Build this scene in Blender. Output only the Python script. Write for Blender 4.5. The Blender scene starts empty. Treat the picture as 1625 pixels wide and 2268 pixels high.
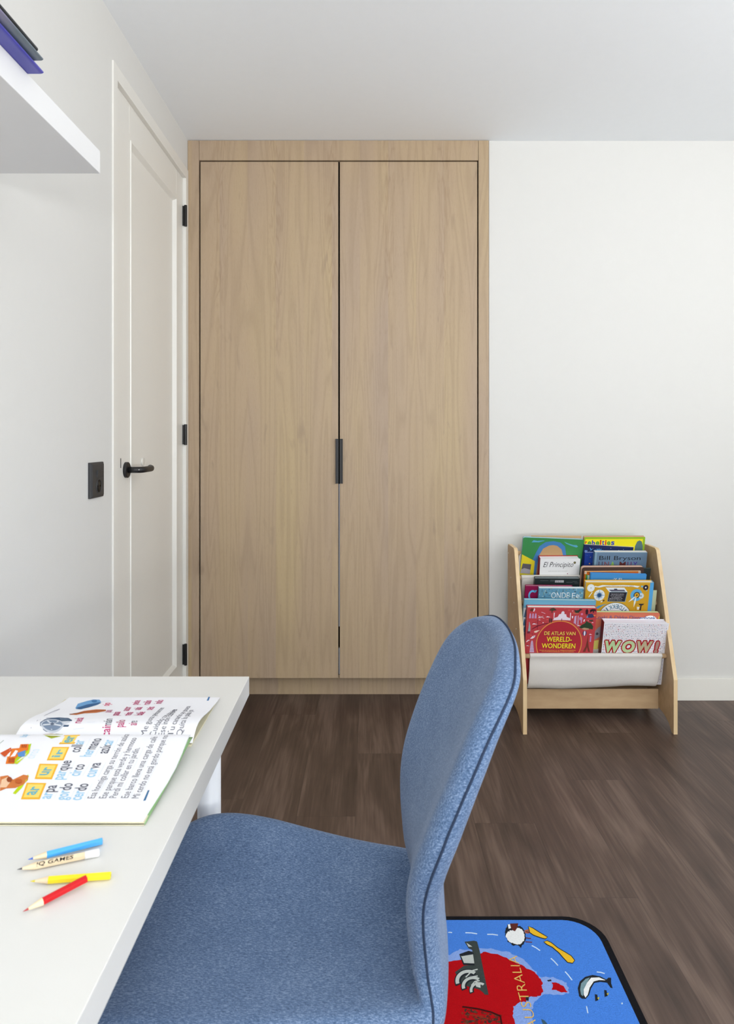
import bpy, bmesh, math, random
from mathutils import Vector, Matrix
from mathutils.geometry import tessellate_polygon
random.seed(7)
sc = bpy.context.scene
COL = sc.collection
PI = math.pi
V = Vector

# ------------------------------------------------------------------ camera
F = 1550.0      # focal length in pixels of the 1625 x 2268 frame
ZC = 1.174      # camera height
PX0, PY0 = 815.0, 968.0
cam_d = bpy.data.cameras.new('camera')
cam = bpy.data.objects.new('camera', cam_d)
COL.objects.link(cam)
cam.location = (0, 0, ZC)
cam.rotation_euler = (PI/2, 0, 0)
cam_d.sensor_fit = 'VERTICAL'
cam_d.sensor_height = 36
cam_d.lens = 36*F/2268
cam_d.shift_x = -(PX0-812.5)/2268
cam_d.shift_y = -(1134-PY0)/2268
cam_d.clip_start = 0.02
cam_d.dof.use_dof = True
cam_d.dof.focus_distance = 2.3
cam_d.dof.aperture_fstop = 13
sc.camera = cam

# ------------------------------------------------------------------ light
sc.view_settings.view_transform = 'Standard'
sc.view_settings.look = 'None'
sc.view_settings.gamma = 1
sc.view_settings.use_curve_mapping = False
sc.view_settings.exposure = -0.12
world = bpy.data.worlds.new('world'); sc.world = world
world.use_nodes = True
bg = world.node_tree.nodes['Background']
bg.inputs[0].default_value = (0.75, 0.87, 1, 1)
bg.inputs[1].default_value = 1.0

def area(name, loc, rot, sx, sy, power, col):
    l = bpy.data.lights.new(name, 'AREA'); l.shape = 'RECTANGLE'
    l.size = sx; l.size_y = sy; l.energy = power; l.color = col
    o = bpy.data.objects.new(name, l); COL.objects.link(o)
    o.location = loc; o.rotation_euler = rot
    return o
XW = -0.804     # left wall plane
XR = 2.90       # right wall plane
YB = -2.60      # wall behind the camera
YF = 3.127      # far wall plane
HC = 2.497      # ceiling height
area('daylight_rear_window', (1.0, YB-0.16, 1.45), (PI/2, 0, 0), 2.3, 1.7, 44, (0.96, 0.98, 1))
area('ceiling_fill_rear_window', (1.0, YB-0.14, 0.95), (PI/2+1.32, 0, 0), 2.3, 0.8, 200, (0.985, 0.99, 1))  # added lamp aimed upwards to brighten the ceiling
area('daylight_right_window', (XR+0.16, 0.35, 1.45), (PI/2, 0, PI/2), 1.5, 1.5, 14, (0.9, 0.96, 1))
area('ceiling_fill_right_window', (XR+0.14, 0.35, 1.0), (PI/2+1.32, 0, PI/2), 1.5, 0.7, 88, (0.985, 0.99, 1))  # second added upward lamp, lifts the ceiling from the right

# ------------------------------------------------------------------ helpers
def lin(c):
    out = []
    for v in c[:3]:
        v = v/255.0
        out.append(v/12.92 if v <= 0.04045 else ((v+0.055)/1.055)**2.4)
    return (out[0], out[1], out[2], 1)

def P(px, py, Y):
    return V(((px-PX0)*Y/F, Y, ZC-(py-PY0)*Y/F))

def mat(name, col, rough=0.5, spec=0.5, metal=0, bump=0, bscale=200, var=0.0, vscale=30, sheen=0):
    m = bpy.data.materials.new(name); m.use_nodes = True
    nt = m.node_tree; b = nt.nodes['Principled BSDF']
    b.inputs['Base Color'].default_value = lin(col)
    b.inputs['Roughness'].default_value = rough
    b.inputs['Specular IOR Level'].default_value = spec
    b.inputs['Metallic'].default_value = metal
    if sheen: b.inputs['Sheen Weight'].default_value = sheen
    tc = nt.nodes.new('ShaderNodeTexCoord')
    n = nt.nodes.new('ShaderNodeTexNoise'); n.inputs['Scale'].default_value = vscale
    n.inputs['Detail'].default_value = 4
    nt.links.new(tc.outputs['Object'], n.inputs['Vector'])
    mx = nt.nodes.new('ShaderNodeMix'); mx.data_type = 'RGBA'
    mx.inputs['Factor'].default_value = 1
    c = lin(col)
    v = max(var, 0.01)
    mx.inputs['A'].default_value = tuple(x*(1-v) for x in c[:3])+(1,)
    mx.inputs['B'].default_value = tuple(min(1, x*(1+v)) for x in c[:3])+(1,)
    nt.links.new(n.outputs['Fac'], mx.inputs['Factor'])
    nt.links.new(mx.outputs['Result'], b.inputs['Base Color'])
    if bump:
        n2 = nt.nodes.new('ShaderNodeTexNoise'); n2.inputs['Scale'].default_value = bscale
        n2.inputs['Detail'].default_value = 3
        nt.links.new(tc.outputs['Object'], n2.inputs['Vector'])
        bp = nt.nodes.new('ShaderNodeBump'); bp.inputs['Strength'].default_value = bump
        bp.inputs['Distance'].default_value = 0.002
        nt.links.new(n2.outputs['Fac'], bp.inputs['Height'])
        nt.links.new(bp.outputs['Normal'], b.inputs['Normal'])
    return m

class G:
    """tiny node graph builder"""
    def __init__(s, m): s.nt = m.node_tree; s.b = s.nt.nodes['Principled BSDF']
    def link(s, a, b):
        if hasattr(a, 'is_output') or hasattr(a, 'links'): s.nt.links.new(a, b)
        else: b.default_value = a
    def coord(s): return s.nt.nodes.new('ShaderNodeTexCoord').outputs['Object']
    def sep(s, v):
        n = s.nt.nodes.new('ShaderNodeSeparateXYZ'); s.link(v, n.inputs[0]); return n.outputs
    def comb(s, x, y, z):
        n = s.nt.nodes.new('ShaderNodeCombineXYZ')
        for i, a in enumerate((x, y, z)): s.link(a, n.inputs[i])
        return n.outputs[0]
    def m(s, op, a, b=0.0, c=0.0):
        n = s.nt.nodes.new('ShaderNodeMath'); n.operation = op
        for i, q in enumerate((a, b, c)): s.link(q, n.inputs[i])
        return n.outputs[0]
    def noise(s, v, scale=1, det=3, dist=0, rough=0.5):
        n = s.nt.nodes.new('ShaderNodeTexNoise'); s.link(v, n.inputs['Vector'])
        n.inputs['Scale'].default_value = scale; n.inputs['Detail'].default_value = det
        n.inputs['Distortion'].default_value = dist; n.inputs['Roughness'].default_value = rough
        return n.outputs['Fac']
    def white(s, v):
        n = s.nt.nodes.new('ShaderNodeTexWhiteNoise'); n.noise_dimensions = '3D'
        s.link(v, n.inputs['Vector']); return n.outputs['Value']
    def ramp(s, f, stops):
        n = s.nt.nodes.new('ShaderNodeValToRGB'); s.link(f, n.inputs[0])
        e = n.color_ramp.elements
        while len(e) < len(stops): e.new(0.5)
        for i, (p, c) in enumerate(stops): e[i].position = p; e[i].color = lin(c)
        return n.outputs[0]
    def mix(s, f, a, b, mode='MIX'):
        n = s.nt.nodes.new('ShaderNodeMix'); n.data_type = 'RGBA'; n.blend_type = mode
        s.link(f, n.inputs['Factor']); s.link(a, n.inputs['A']); s.link(b, n.inputs['B'])
        return n.outputs['Result']
    def bump(s, h, st=0.3, d=0.002):
        n = s.nt.nodes.new('ShaderNodeBump'); n.inputs['Strength'].default_value = st
        n.inputs['Distance'].default_value = d
        s.link(h, n.inputs['Height']); s.nt.links.new(n.outputs[0], s.b.inputs['Normal'])
    def out(s, c): s.nt.links.new(c, s.b.inputs['Base Color'])

def newmat(name, rough=0.5, spec=0.5):
    m = bpy.data.materials.new(name); m.use_nodes = True
    m.node_tree.nodes['Principled BSDF'].inputs['Roughness'].default_value = rough
    m.node_tree.nodes['Principled BSDF'].inputs['Specular IOR Level'].default_value = spec
    return m

# --- materials
M = {}
M['wall'] = mat('wall_paint', (218, 217, 213), 0.85, 0.2, bump=0.08, bscale=350)
M['ceiling'] = mat('ceiling_paint', (243, 246, 248), 0.9, 0.2, bump=0.08, bscale=300)
M['trim'] = mat('cream_lacquer', (230, 228, 221), 0.38, 0.45)
M['skirting'] = mat('baseboard_paint', (232, 230, 222), 0.5, 0.4)
M['white'] = mat('white_laminate', (222, 221, 217), 0.42, 0.45, bump=0.03, bscale=500)
M['shelfwhite'] = mat('shelf_white', (226, 226, 226), 0.5, 0.4)
M['legwhite'] = mat('white_powder_coat', (235, 237, 240), 0.35, 0.5)
M['black'] = mat('black_metal', (26, 26, 28), 0.45, 0.5, bump=0.05, bscale=900)
M['hinge'] = mat('black_hinge_metal', (14, 14, 16), 0.4, 0.5)
M['dark'] = mat('gap_shade_black', (14, 12, 10), 0.9, 0.1)  # near-black standing in for shade in the wardrobe gaps and pin holes
M['plastic'] = mat('charcoal_plastic', (48, 49, 51), 0.5, 0.5)
M['clear'] = mat('milky_silicone', (226, 224, 216), 0.2, 0.6)
M['grey'] = mat('grey_edge_seal', (140, 142, 150), 0.6, 0.3)
M['canvas'] = mat('cream_canvas', (216, 212, 206), 0.95, 0.1, bump=0.35, bscale=900, var=0.03, vscale=60)
M['screw'] = mat('steel_screw', (225, 222, 214), 0.4, 0.6, metal=0.3)
M['paper'] = mat('paper_edge', (226, 223, 214), 0.9, 0.1, var=0.05, vscale=300)
M['chrome'] = mat('chrome', (205, 207, 210), 0.2, 0.5, metal=1)

def print_mat(name, rough, spec, bump=0.0, bscale=900, var=0):
    m = newmat(name, rough, spec); g = G(m)
    a = m.node_tree.nodes.new('ShaderNodeVertexColor'); a.layer_name = 'Col'
    c = g.coord()
    out = a.outputs['Color']
    if var:
        n = g.noise(c, bscale, 3)
        f = g.m('MULTIPLY_ADD', n, var*2, 1-var)
        out = g.mix(1.0, out, g.comb(f, f, f), 'MULTIPLY')
    g.out(out)
    if bump: g.bump(g.noise(c, bscale, 3), bump, 0.002)
    return m
M['print'] = print_mat('printed_cover', 0.42, 0.4)
M['page'] = print_mat('printed_paper', 0.8, 0.2)
M['pile'] = print_mat('rug_pile', 0.95, 0.1, bump=0.9, bscale=420, var=0.22)

def veneer():
    m = newmat('oak_veneer', 0.5, 0.35); g = G(m)
    c = g.coord(); x, y, z = g.sep(c)
    xs = g.m('ADD', x, 0.531)
    strip = g.m('FLOOR', g.m('DIVIDE', xs, 0.125))
    mir = g.m('PINGPONG', xs, 0.125)          # book-matched leaves
    pair = g.m('FLOOR', g.m('DIVIDE', g.m('ADD', xs, 0.0), 0.25))
    v = g.comb(g.m('MULTIPLY', mir, 9.0), g.m('MULTIPLY', pair, 3.7), g.m('MULTIPLY', z, 0.55))
    n1 = g.noise(v, 1.0, 2, 0.6)
    rings = g.m('SINE', g.m('MULTIPLY', n1, 75.0))
    rings = g.m('POWER', g.m('MULTIPLY_ADD', rings, 0.5, 0.5), 2.2)
    fib = g.noise(g.comb(g.m('MULTIPLY', x, 520.0), y, g.m('MULTIPLY', z, 9.0)), 1.0, 3)
    pore = g.noise(g.comb(g.m('MULTIPLY', x, 900.0), y, g.m('MULTIPLY', z, 40.0)), 1.0, 1)
    big = g.noise(g.comb(g.m('MULTIPLY', x, 4.0), g.m('MULTIPLY', strip, 1.3), g.m('MULTIPLY', z, 0.7)), 1.0, 2)
    base = g.ramp(big, [(0.25, (168, 147, 129)), (0.5, (177, 154, 126)), (0.75, (183, 161, 124))])
    col = g.mix(g.m('MULTIPLY', rings, 0.22), base, lin((138, 116, 92)))
    col = g.mix(g.m('MULTIPLY', g.m('SUBTRACT', fib, 0.35), 0.5), col, lin((194, 176, 148)))
    pf = g.m('MULTIPLY', g.m('GREATER_THAN', pore, 0.62), 0.12)
    col = g.mix(pf, col, lin((120, 98, 76)))
    # a few little dark flecks of burl
    kn = g.noise(g.comb(g.m('MULTIPLY', x, 16.0), 7.0, g.m('MULTIPLY', z, 4.0)), 1.0, 2, 1.5)
    kf = g.m('MULTIPLY', g.m('MAXIMUM', g.m('SUBTRACT', kn, 0.66), 0.0), 4.0)
    col = g.mix(g.m('MINIMUM', kf, 0.5), col, lin((146, 126, 106)))
    # small mirrored flame figures along the joints of the veneer leaves, high up on the doors
    ax = g.m('PINGPONG', xs, 0.125)
    near = g.m('MAXIMUM', g.m('SUBTRACT', 1.0, g.m('DIVIDE', ax, 0.045)), 0.0)
    hi = g.m('MINIMUM', g.m('MAXIMUM', g.m('MULTIPLY', g.m('SUBTRACT', z, 1.45), 2.5), 0.0), 1.0)
    n5 = g.noise(g.comb(g.m('MULTIPLY', ax, 24.0), g.m('MULTIPLY', pair, 2.1), g.m('MULTIPLY', z, 3.6)), 1.0, 2, 0.4)
    r5 = g.m('POWER', g.m('MULTIPLY_ADD', g.m('SINE', g.m('MULTIPLY', n5, 42.0)), 0.5, 0.5), 4.0)
    f5 = g.m('MULTIPLY', g.m('MULTIPLY', near, hi), g.m('MULTIPLY', r5, 0.32))
    col = g.mix(f5, col, lin((140, 112, 86)))
    g.out(col); g.bump(fib, 0.08, 0.001)
    return m
M['veneer'] = veneer()

def birch():
    m = newmat('birch_board', 0.45, 0.4); g = G(m)
    x, y, z = g.sep(g.coord())
    n = g.noise(g.comb(g.m('MULTIPLY', x, 30.0), g.m('MULTIPLY', y, 60.0), g.m('MULTIPLY', z, 6.0)), 1.0, 4)
    g.out(g.ramp(n, [(0.3, (214, 184, 140)), (0.7, (228, 202, 160))]))
    return m
M['birch'] = birch()

def birch_face():
    m = newmat('birch_panel_face', 0.5, 0.35); g = G(m)
    x, y, z = g.sep(g.coord())
    n = g.noise(g.comb(g.m('MULTIPLY', x, 9.0), g.m('MULTIPLY', y, 60.0), g.m('MULTIPLY', z, 30.0)), 1.0, 4)
    g.out(g.ramp(n, [(0.3, (182, 152, 116)), (0.7, (198, 168, 130))]))
    return m
M['birch_face'] = birch_face()
def floor_mat():
    m = newmat('dark_vinyl_planks', 0.45, 0.5); g = G(m)
    x, y, z = g.sep(g.coord())
    W, L = 0.182, 1.22
    ix = g.m('FLOOR', g.m('DIVIDE', g.m('ADD', x, 0.04), W))
    off = g.m('MULTIPLY', g.white(g.comb(ix, 3.0, 1.0)), L)
    yy = g.m('ADD', y, off)
    iy = g.m('FLOOR', g.m('DIVIDE', yy, L))
    rnd = g.white(g.comb(ix, iy, 5.0))
    fx = g.m('FRACT', g.m('DIVIDE', g.m('ADD', x, 0.04), W))
    fy = g.m('FRACT', g.m('DIVIDE', yy, L))
    ex = g.m('MULTIPLY', g.m('MINIMUM', fx, g.m('SUBTRACT', 1.0, fx)), W)
    ey = g.m('MULTIPLY', g.m('MINIMUM', fy, g.m('SUBTRACT', 1.0, fy)), L)
    seam = g.m('LESS_THAN', g.m('MINIMUM', ex, ey), 0.0009)
    big = g.noise(g.comb(g.m('MULTIPLY_ADD', rnd, 9.0, g.m('MULTIPLY', x, 10.0)), g.m('MULTIPLY', y, 1.6), rnd), 1.0, 3, 0.8)
    fine = g.noise(g.comb(g.m('MULTIPLY', x, 130.0), g.m('MULTIPLY', y, 5.0), rnd), 1.0, 4, 0.3)
    wav = g.m('SINE', g.m('MULTIPLY', g.noise(g.comb(g.m('MULTIPLY', x, 13.0), g.m('MULTIPLY', y, 0.8), g.m('MULTIPLY', rnd, 9.0)), 1.0, 2), 60.0))
    t = g.m('ADD', g.m('MULTIPLY', big, 0.65), g.m('MULTIPLY', fine, 0.35))
    t = g.m('ADD', t, g.m('MULTIPLY', g.m('SUBTRACT', rnd, 0.5), 0.05))
    t = g.m('ADD', t, g.m('MULTIPLY', wav, 0.02))
    col = g.ramp(t, [(0.30, (55, 41, 34)), (0.5, (82, 64, 55)), (0.70, (114, 95, 84))])
    col = g.mix(g.m('MULTIPLY', seam, 0.45), col, lin((40, 30, 25)))
    g.out(col)
    g.bump(g.m('SUBTRACT', fine, g.m('MULTIPLY', seam, 1.0)), 0.25, 0.001)
    return m
M['floor'] = floor_mat()

def fabric():
    m = newmat('blue_wool_fabric', 0.95, 0.1); g = G(m)
    c = g.coord(); x, y, z = g.sep(c)
    n1 = g.noise(g.comb(g.m('MULTIPLY', x, 260.0), g.m('MULTIPLY', y, 700.0), g.m('MULTIPLY', z, 500.0)), 1.0, 3, 0.5)
    n2 = g.noise(c, 900.0, 2)
    n3 = g.noise(c, 14.0, 2)
    t = g.m('ADD', g.m('MULTIPLY', n1, 0.6), g.m('ADD', g.m('MULTIPLY', n2, 0.3), g.m('MULTIPLY', n3, 0.1)))
    col = g.ramp(t, [(0.34, (60, 82, 114)), (0.5, (93, 117, 151)), (0.64, (138, 158, 188))])
    g.out(col); g.bump(g.m('ADD', n1, n2), 0.2, 0.0010)
    g.b.inputs['Sheen Weight'].default_value = 0.15
    return m
M['fabric'] = fabric()

def pencil_wood():
    return mat('pencil_wood', (226, 205, 172), 0.6, 0.3, var=0.06, vscale=250)
M['pwood'] = pencil_wood()

# --- object builders (coordinates are world metres; the parent's origin is subtracted)
ORIG = {}
def tag(o, label=None, cat=None, group=None, kind=None):
    if label: o['label'] = label
    if cat: o['category'] = cat
    if group: o['group'] = group
    if kind: o['kind'] = kind
    return o
def empty(name, loc, label=None, cat=None, group=None, kind=None, matrix=None):
    o = bpy.data.objects.new(name, None); COL.objects.link(o)
    o.empty_display_size = 0.05
    if matrix is None:
        o.location = loc; ORIG[o.name] = V(loc)
    else:
        o.matrix_world = matrix; ORIG[o.name] = V((0, 0, 0))   # children use local coordinates
    return tag(o, label, cat, group, kind)
def link(name, me, m, parent=None, smooth=False, bevel=0, seg=2):
    o = bpy.data.objects.new(name, me); COL.objects.link(o)
    if isinstance(m, (list, tuple)):
        for q in m: me.materials.append(q)
    else: me.materials.append(m)
    if parent is not None:
        off = ORIG.get(parent.name, V((0, 0, 0)))
        for v in me.vertices: v.co -= off
        o.parent = parent
        ORIG[o.name] = off
    if smooth:
        for p in me.polygons: p.use_smooth = True
    if bevel:
        b = o.modifiers.new('bevel', 'BEVEL'); b.width = bevel; b.segments = seg
        b.limit_method = 'ANGLE'; b.angle_limit = math.radians(40)
    return o
def mesh(name, verts, faces):
    me = bpy.data.meshes.new(name); me.from_pydata([tuple(v) for v in verts], [], faces); me.update()
    bm = bmesh.new(); bm.from_mesh(me); bmesh.ops.recalc_face_normals(bm, faces=bm.faces); bm.to_mesh(me); bm.free()
    return me
def boxgeo(b, vs, fs):
    x0, x1, y0, y1, z0, z1 = b
    n = len(vs)
    vs += [(x0,y0,z0),(x1,y0,z0),(x1,y1,z0),(x0,y1,z0),(x0,y0,z1),(x1,y0,z1),(x1,y1,z1),(x0,y1,z1)]
    fs += [tuple(n+i for i in f) for f in ((3,2,1,0),(4,5,6,7),(0,1,5,4),(1,2,6,5),(2,3,7,6),(3,0,4,7))]
def boxes(name, bl, m, parent=None, bevel=0, **k):
    vs, fs = [], []
    for b in bl: boxgeo(b, vs, fs)
    return link(name, mesh(name, vs, fs), m, parent, bevel=bevel, **k)
def tubegeo(path, r, seg, vs, fs, closed=False, caps=True):
    path = [V(p) for p in path]; n = len(path)
    base = len(vs); up = None
    for i, p in enumerate(path):
        if closed: t = path[(i+1) % n]-path[i-1]
        else: t = path[min(i+1, n-1)]-path[max(i-1, 0)]
        t.normalize()
        if up is None:
            up = t.orthogonal().normalized()
        up = (up - t*up.dot(t)).normalized()
        s = t.cross(up)
        rr = r[i] if isinstance(r, (list, tuple)) else r
        for k in range(seg):
            a = 2*PI*k/seg
            vs.append(p + up*math.cos(a)*rr + s*math.sin(a)*rr)
    m_ = n if closed else n-1
    for i in range(m_):
        for k in range(seg):
            a = base+i*seg+k; b = base+i*seg+(k+1) % seg
            j = (i+1) % n
            c = base+j*seg+(k+1) % seg; d = base+j*seg+k
            fs.append((a, b, c, d))
    if caps and not closed:
        fs.append(tuple(base+k for k in range(seg))[::-1])
        fs.append(tuple(base+(n-1)*seg+k for k in range(seg)))
def tube(name, path, r, m, parent=None, seg=16, closed=False, bevel=0, smooth=True):
    vs, fs = [], []
    tubegeo(path, r, seg, vs, fs, closed)
    o = link(name, mesh(name, vs, fs), m, parent, smooth=smooth, bevel=bevel)
    return o
def prism(name, prof, a0, a1, axis, m, parent=None, bevel=0, smooth=False):
    """profile polygon extruded along an axis. axis x: prof=(y,z); y: (x,z); z: (x,y)"""
    def mk(p, a):
        if axis == 'x': return (a, p[0], p[1])
        if axis == 'y': return (p[0], a, p[1])
        return (p[0], p[1], a)
    n = len(prof)
    vs = [mk(p, a0) for p in prof]+[mk(p, a1) for p in prof]
    fs = [tuple(range(n)), tuple(range(n, 2*n))[::-1]]
    fs += [(i, (i+1) % n, n+(i+1) % n, n+i) for i in range(n)]
    return link(name, mesh(name, vs, fs), m, parent, bevel=bevel, smooth=smooth)

# --- flat print: polygons with their own ink colour laid just above a surface
_tc = {}
def text_geo(s, bold=0.0, shear=0.0):
    key = (s, bold, shear)
    if key in _tc: return _tc[key]
    cu = bpy.data.curves.new('t', 'FONT'); cu.body = s; cu.size = 1; cu.resolution_u = 3
    cu.offset = bold; cu.shear = shear; cu.fill_mode = 'FRONT'
    o = bpy.data.objects.new('t', cu); COL.objects.link(o)
    bpy.context.view_layer.update()
    dg = bpy.context.evaluated_depsgraph_get()
    me = o.evaluated_get(dg).to_mesh()
    vs = [(v.co.x, v.co.y) for v in me.vertices]; fs = [tuple(p.vertices) for p in me.polygons]
    o.evaluated_get(dg).to_mesh_clear()
    bpy.data.objects.remove(o); bpy.data.curves.remove(cu)
    if vs:
        x0 = min(v[0] for v in vs); x1 = max(v[0] for v in vs)
        y0 = min(v[1] for v in vs); y1 = max(v[1] for v in vs)
    else: x0 = x1 = y0 = y1 = 0
    _tc[key] = (vs, fs, x0, x1, y0, y1)
    return _tc[key]

class Deco:
    def __init__(s, mp, clip=None):
        s.mp = mp; s.vs = []; s.fs = []; s.cs = []; s.k = 1; s.clip = clip
    def raw(s, pts, faces, col, k=None):
        if k is None: k = s.k
        n = len(s.vs)
        for p in pts:
            u, v = p
            if s.clip:
                u = min(max(u, s.clip[0]), s.clip[2]); v = min(max(v, s.clip[1]), s.clip[3])
            s.vs.append(s.mp(u, v, k))
        for f in faces: s.fs.append(tuple(n+i for i in f)); s.cs.append(col)
    def poly(s, pts, col, k=None):
        tr = tessellate_polygon([[V((p[0], p[1], 0)) for p in pts]])
        s.raw(pts, tr, col, k)
    def rect(s, x0, y0, x1, y1, col, k=None):
        s.raw([(x0, y0), (x1, y0), (x1, y1), (x0, y1)], [(0, 1, 2, 3)], col, k)
    def circ(s, x, y, r, col, k=None, ry=None, n=24, a0=0, a1=2*PI):
        ry = r if ry is None else ry
        s.poly([(x+r*math.cos(a0+(a1-a0)*i/n), y+ry*math.sin(a0+(a1-a0)*i/n)) for i in range(n)], col, k)
    def ring(s, x, y, r0, r1, col, k=None, n=40, a0=0, a1=2*PI, asp=1.0):
        pts = []; fs = []
        for i in range(n+1):
            a = a0+(a1-a0)*i/n
            pts += [(x+r0*math.cos(a), y+r0*asp*math.sin(a)), (x+r1*math.cos(a), y+r1*asp*math.sin(a))]
        for i in range(n): fs.append((2*i, 2*i+1, 2*i+3, 2*i+2))
        s.raw(pts, fs, col, k)
    def line(s, pts, w, col, k=None):
        for a, b in zip(pts[:-1], pts[1:]):
            dx, dy = b[0]-a[0], b[1]-a[1]; L = math.hypot(dx, dy) or 1
            nx, ny = -dy/L*w/2, dx/L*w/2
            s.raw([(a[0]+nx, a[1]+ny), (b[0]+nx, b[1]+ny), (b[0]-nx, b[1]-ny), (a[0]-nx, a[1]-ny)], [(0, 1, 2, 3)], col, k)
    def text(s, t, x, y, w, h, col, k=None, bold=0.0, shear=0.0, rot=0, flip=False, base=None):
        """fit the text into a box: x = left, y = baseline (v grows downwards), w, h = size of its bounding box"""
        vs, fs, x0, x1, y0, y1 = text_geo(t, bold, shear)
        if not vs: return
        sx = w/(x1-x0); sy = h/(y1-y0) if base is None else base
        ca, sa = math.cos(rot), math.sin(rot)
        pts = []
        for (a, b) in vs:
            uu = (a-x0)*sx; vv = -(b-(y0 if base is None else 0))*sy
            if flip: uu, vv = w-uu, -h-vv
            pts.append((x+uu*ca-vv*sa, y+uu*sa+vv*ca))
        s.raw(pts, fs, col, k)

def colored(name, solids, decos, m, parent=None, bevel=0):
    """one mesh: boxes (bounds, colour) plus printed polygons; colours in attribute Col"""
    vs, fs, cs = [], [], []
    for b, c in solids:
        if isinstance(b, tuple) and len(b) == 6 and not isinstance(b[0], (tuple, list, Vector)):
            n0 = len(fs); boxgeo(b, vs, fs); cs += [c]*(len(fs)-n0)
        else:
            n = len(vs); pv, pf = b; vs += [tuple(v) for v in pv]
            fs += [tuple(n+i for i in f) for f in pf]; cs += [c]*len(pf)
    for d in decos:
        n = len(vs); vs += [tuple(v) for v in d.vs]
        fs += [tuple(n+i for i in f) for f in d.fs]; cs += d.cs
    me = bpy.data.meshes.new(name); me.from_pydata([tuple(v) for v in vs], [], fs); me.update()
    at = me.color_attributes.new('Col', 'FLOAT_COLOR', 'CORNER')
    for p, c in zip(me.polygons, cs):
        lc = lin(c)
        for li in p.loop_indices: at.data[li].color = lc
    return link(name, me, m, parent, bevel=bevel)

def S(o): o['kind'] = 'structure'; return o

# ------------------------------------------------------------------ room shell
S(boxes('floor', [(XW-0.2, XR+0.2, YB-0.2, YF+0.7, -0.1, 0)], M['floor']))
S(boxes('ceiling', [(XW-0.2, XR+0.2, YB-0.2, YF+0.7, HC, HC+0.1)], M['ceiling']))
XF0, XF1 = -0.8035, 0.539                       # wardrobe niche
S(boxes('wall_far', [(XF1+0.001, XR, YF, YF+0.12, 0, HC)], M['wall']))
S(boxes('wall_right', [(XR, XR+0.12, YB, -0.45, 0, HC), (XR, XR+0.12, 1.15, YF+0.12, 0, HC),
                       (XR, XR+0.12, -0.45, 1.15, 0, 0.7), (XR, XR+0.12, -0.45, 1.15, 2.2, HC)], M['wall']))
S(boxes('wall_rear', [(XW-0.12, -0.35, YB-0.12, YB, 0, HC), (2.05, XR+0.12, YB-0.12, YB, 0, HC),
                      (-0.35, 2.05, YB-0.12, YB, 0, 0.55), (-0.35, 2.05, YB-0.12, YB, 2.35, HC)], M['wall']))
DY0, DY1, DZ = 2.236, 3.078, 2.313              # door opening
S(boxes('wall_left', [(XW-0.12, XW, YB, DY0-0.012, 0, HC), (XW-0.12, XW, DY1+0.012, YF+0.62, 0, HC),
                      (XW-0.12, XW, DY0-0.012, DY1+0.012, DZ+0.012, HC)], M['wall']))
S(boxes('wall_niche', [(XW-0.12, XF1+0.12, YF+0.6, YF+0.66, 0, HC), (XF1+0.001, XF1+0.1, YF+0.12, YF+0.6, 0, HC)], M['wall']))
S(boxes('baseboard_far', [(XF1+0.002, XR, YF-0.0105, YF, 0, 0.098)], M['skirting'], bevel=0.0015))
S(boxes('baseboard_right', [(XR-0.012, XR, YB, YF-0.011, 0, 0.098)], M['skirting'], bevel=0.0015))
for nm, fr in (('window_1', [(-0.35, 2.05, YB-0.09, YB-0.03, 0.55, 0.61), (-0.35, 2.05, YB-0.09, YB-0.03, 2.29, 2.35),
                             (-0.35, -0.29, YB-0.09, YB-0.03, 0.61, 2.29), (1.99, 2.05, YB-0.09, YB-0.03, 0.61, 2.29),
                             (0.82, 0.88, YB-0.09, YB-0.03, 0.61, 2.29)]),
               ('window_2', [(XR+0.03, XR+0.09, -0.45, 1.15, 0.7, 0.76), (XR+0.03, XR+0.09, -0.45, 1.15, 2.14, 2.2),
                             (XR+0.03, XR+0.09, -0.45, -0.39, 0.76, 2.14), (XR+0.03, XR+0.09, 1.09, 1.15, 0.76, 2.14)])):
    S(boxes(nm, fr, M['white'], bevel=0.003))

# ------------------------------------------------------------------ panelled door in the left wall
door = empty('door_1', (XW, 2.65, 0), kind='structure')
XL = XW-0.011                                    # face of the leaf
def leaf():
    y0, y1, z0, z1 = DY0-0.001, DY1-0.0015, 0.006, DZ-0.0005
    a0, a1, b0, b1 = 2.404, 2.968, 0.200, 2.185
    d = 0.012; q = 0.012
    vs = []; fs = []
    def ring(ya, yb, za, zb, x):
        n = len(vs); vs.extend([(x, ya, za), (x, yb, za), (x, yb, zb), (x, ya, zb)]); return n
    def bridge(p, r):
        for i in range(4): fs.append((p+i, p+(i+1) % 4, r+(i+1) % 4, r+i))
    r0 = ring(y0, y1, z0, z1, XL-0.038); r1 = ring(y0, y1, z0, z1, XL)
    fs.append((r0, r0+1, r0+2, r0+3)); bridge(r0, r1)
    r2 = ring(a0-0.006, a1+0.006, b0-0.006, b1+0.006, XL); bridge(r1, r2)
    r3 = ring(a0-0.005, a1+0.005, b0-0.005, b1+0.005, XL+0.0035); bridge(r2, r3)
    r4 = ring(a0, a1, b0, b1, XL+0.0035); bridge(r3, r4)
    r5 = ring(a0+q, a1-q, b0+q, b1-q, XL-d); bridge(r4, r5)
    fs.append((r5, r5+1, r5+2, r5+3))
    return mesh('leaf', vs, fs)
lf = link('leaf', leaf(), M['trim'], door)
boxes('rail_joint', [(XL, XL+0.0006, 2.388, 2.3895, 2.21, DZ-0.01), (XL, XL+0.0006, 2.974, 2.9755, 2.21, DZ-0.01)], M['trim'], lf)
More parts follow.
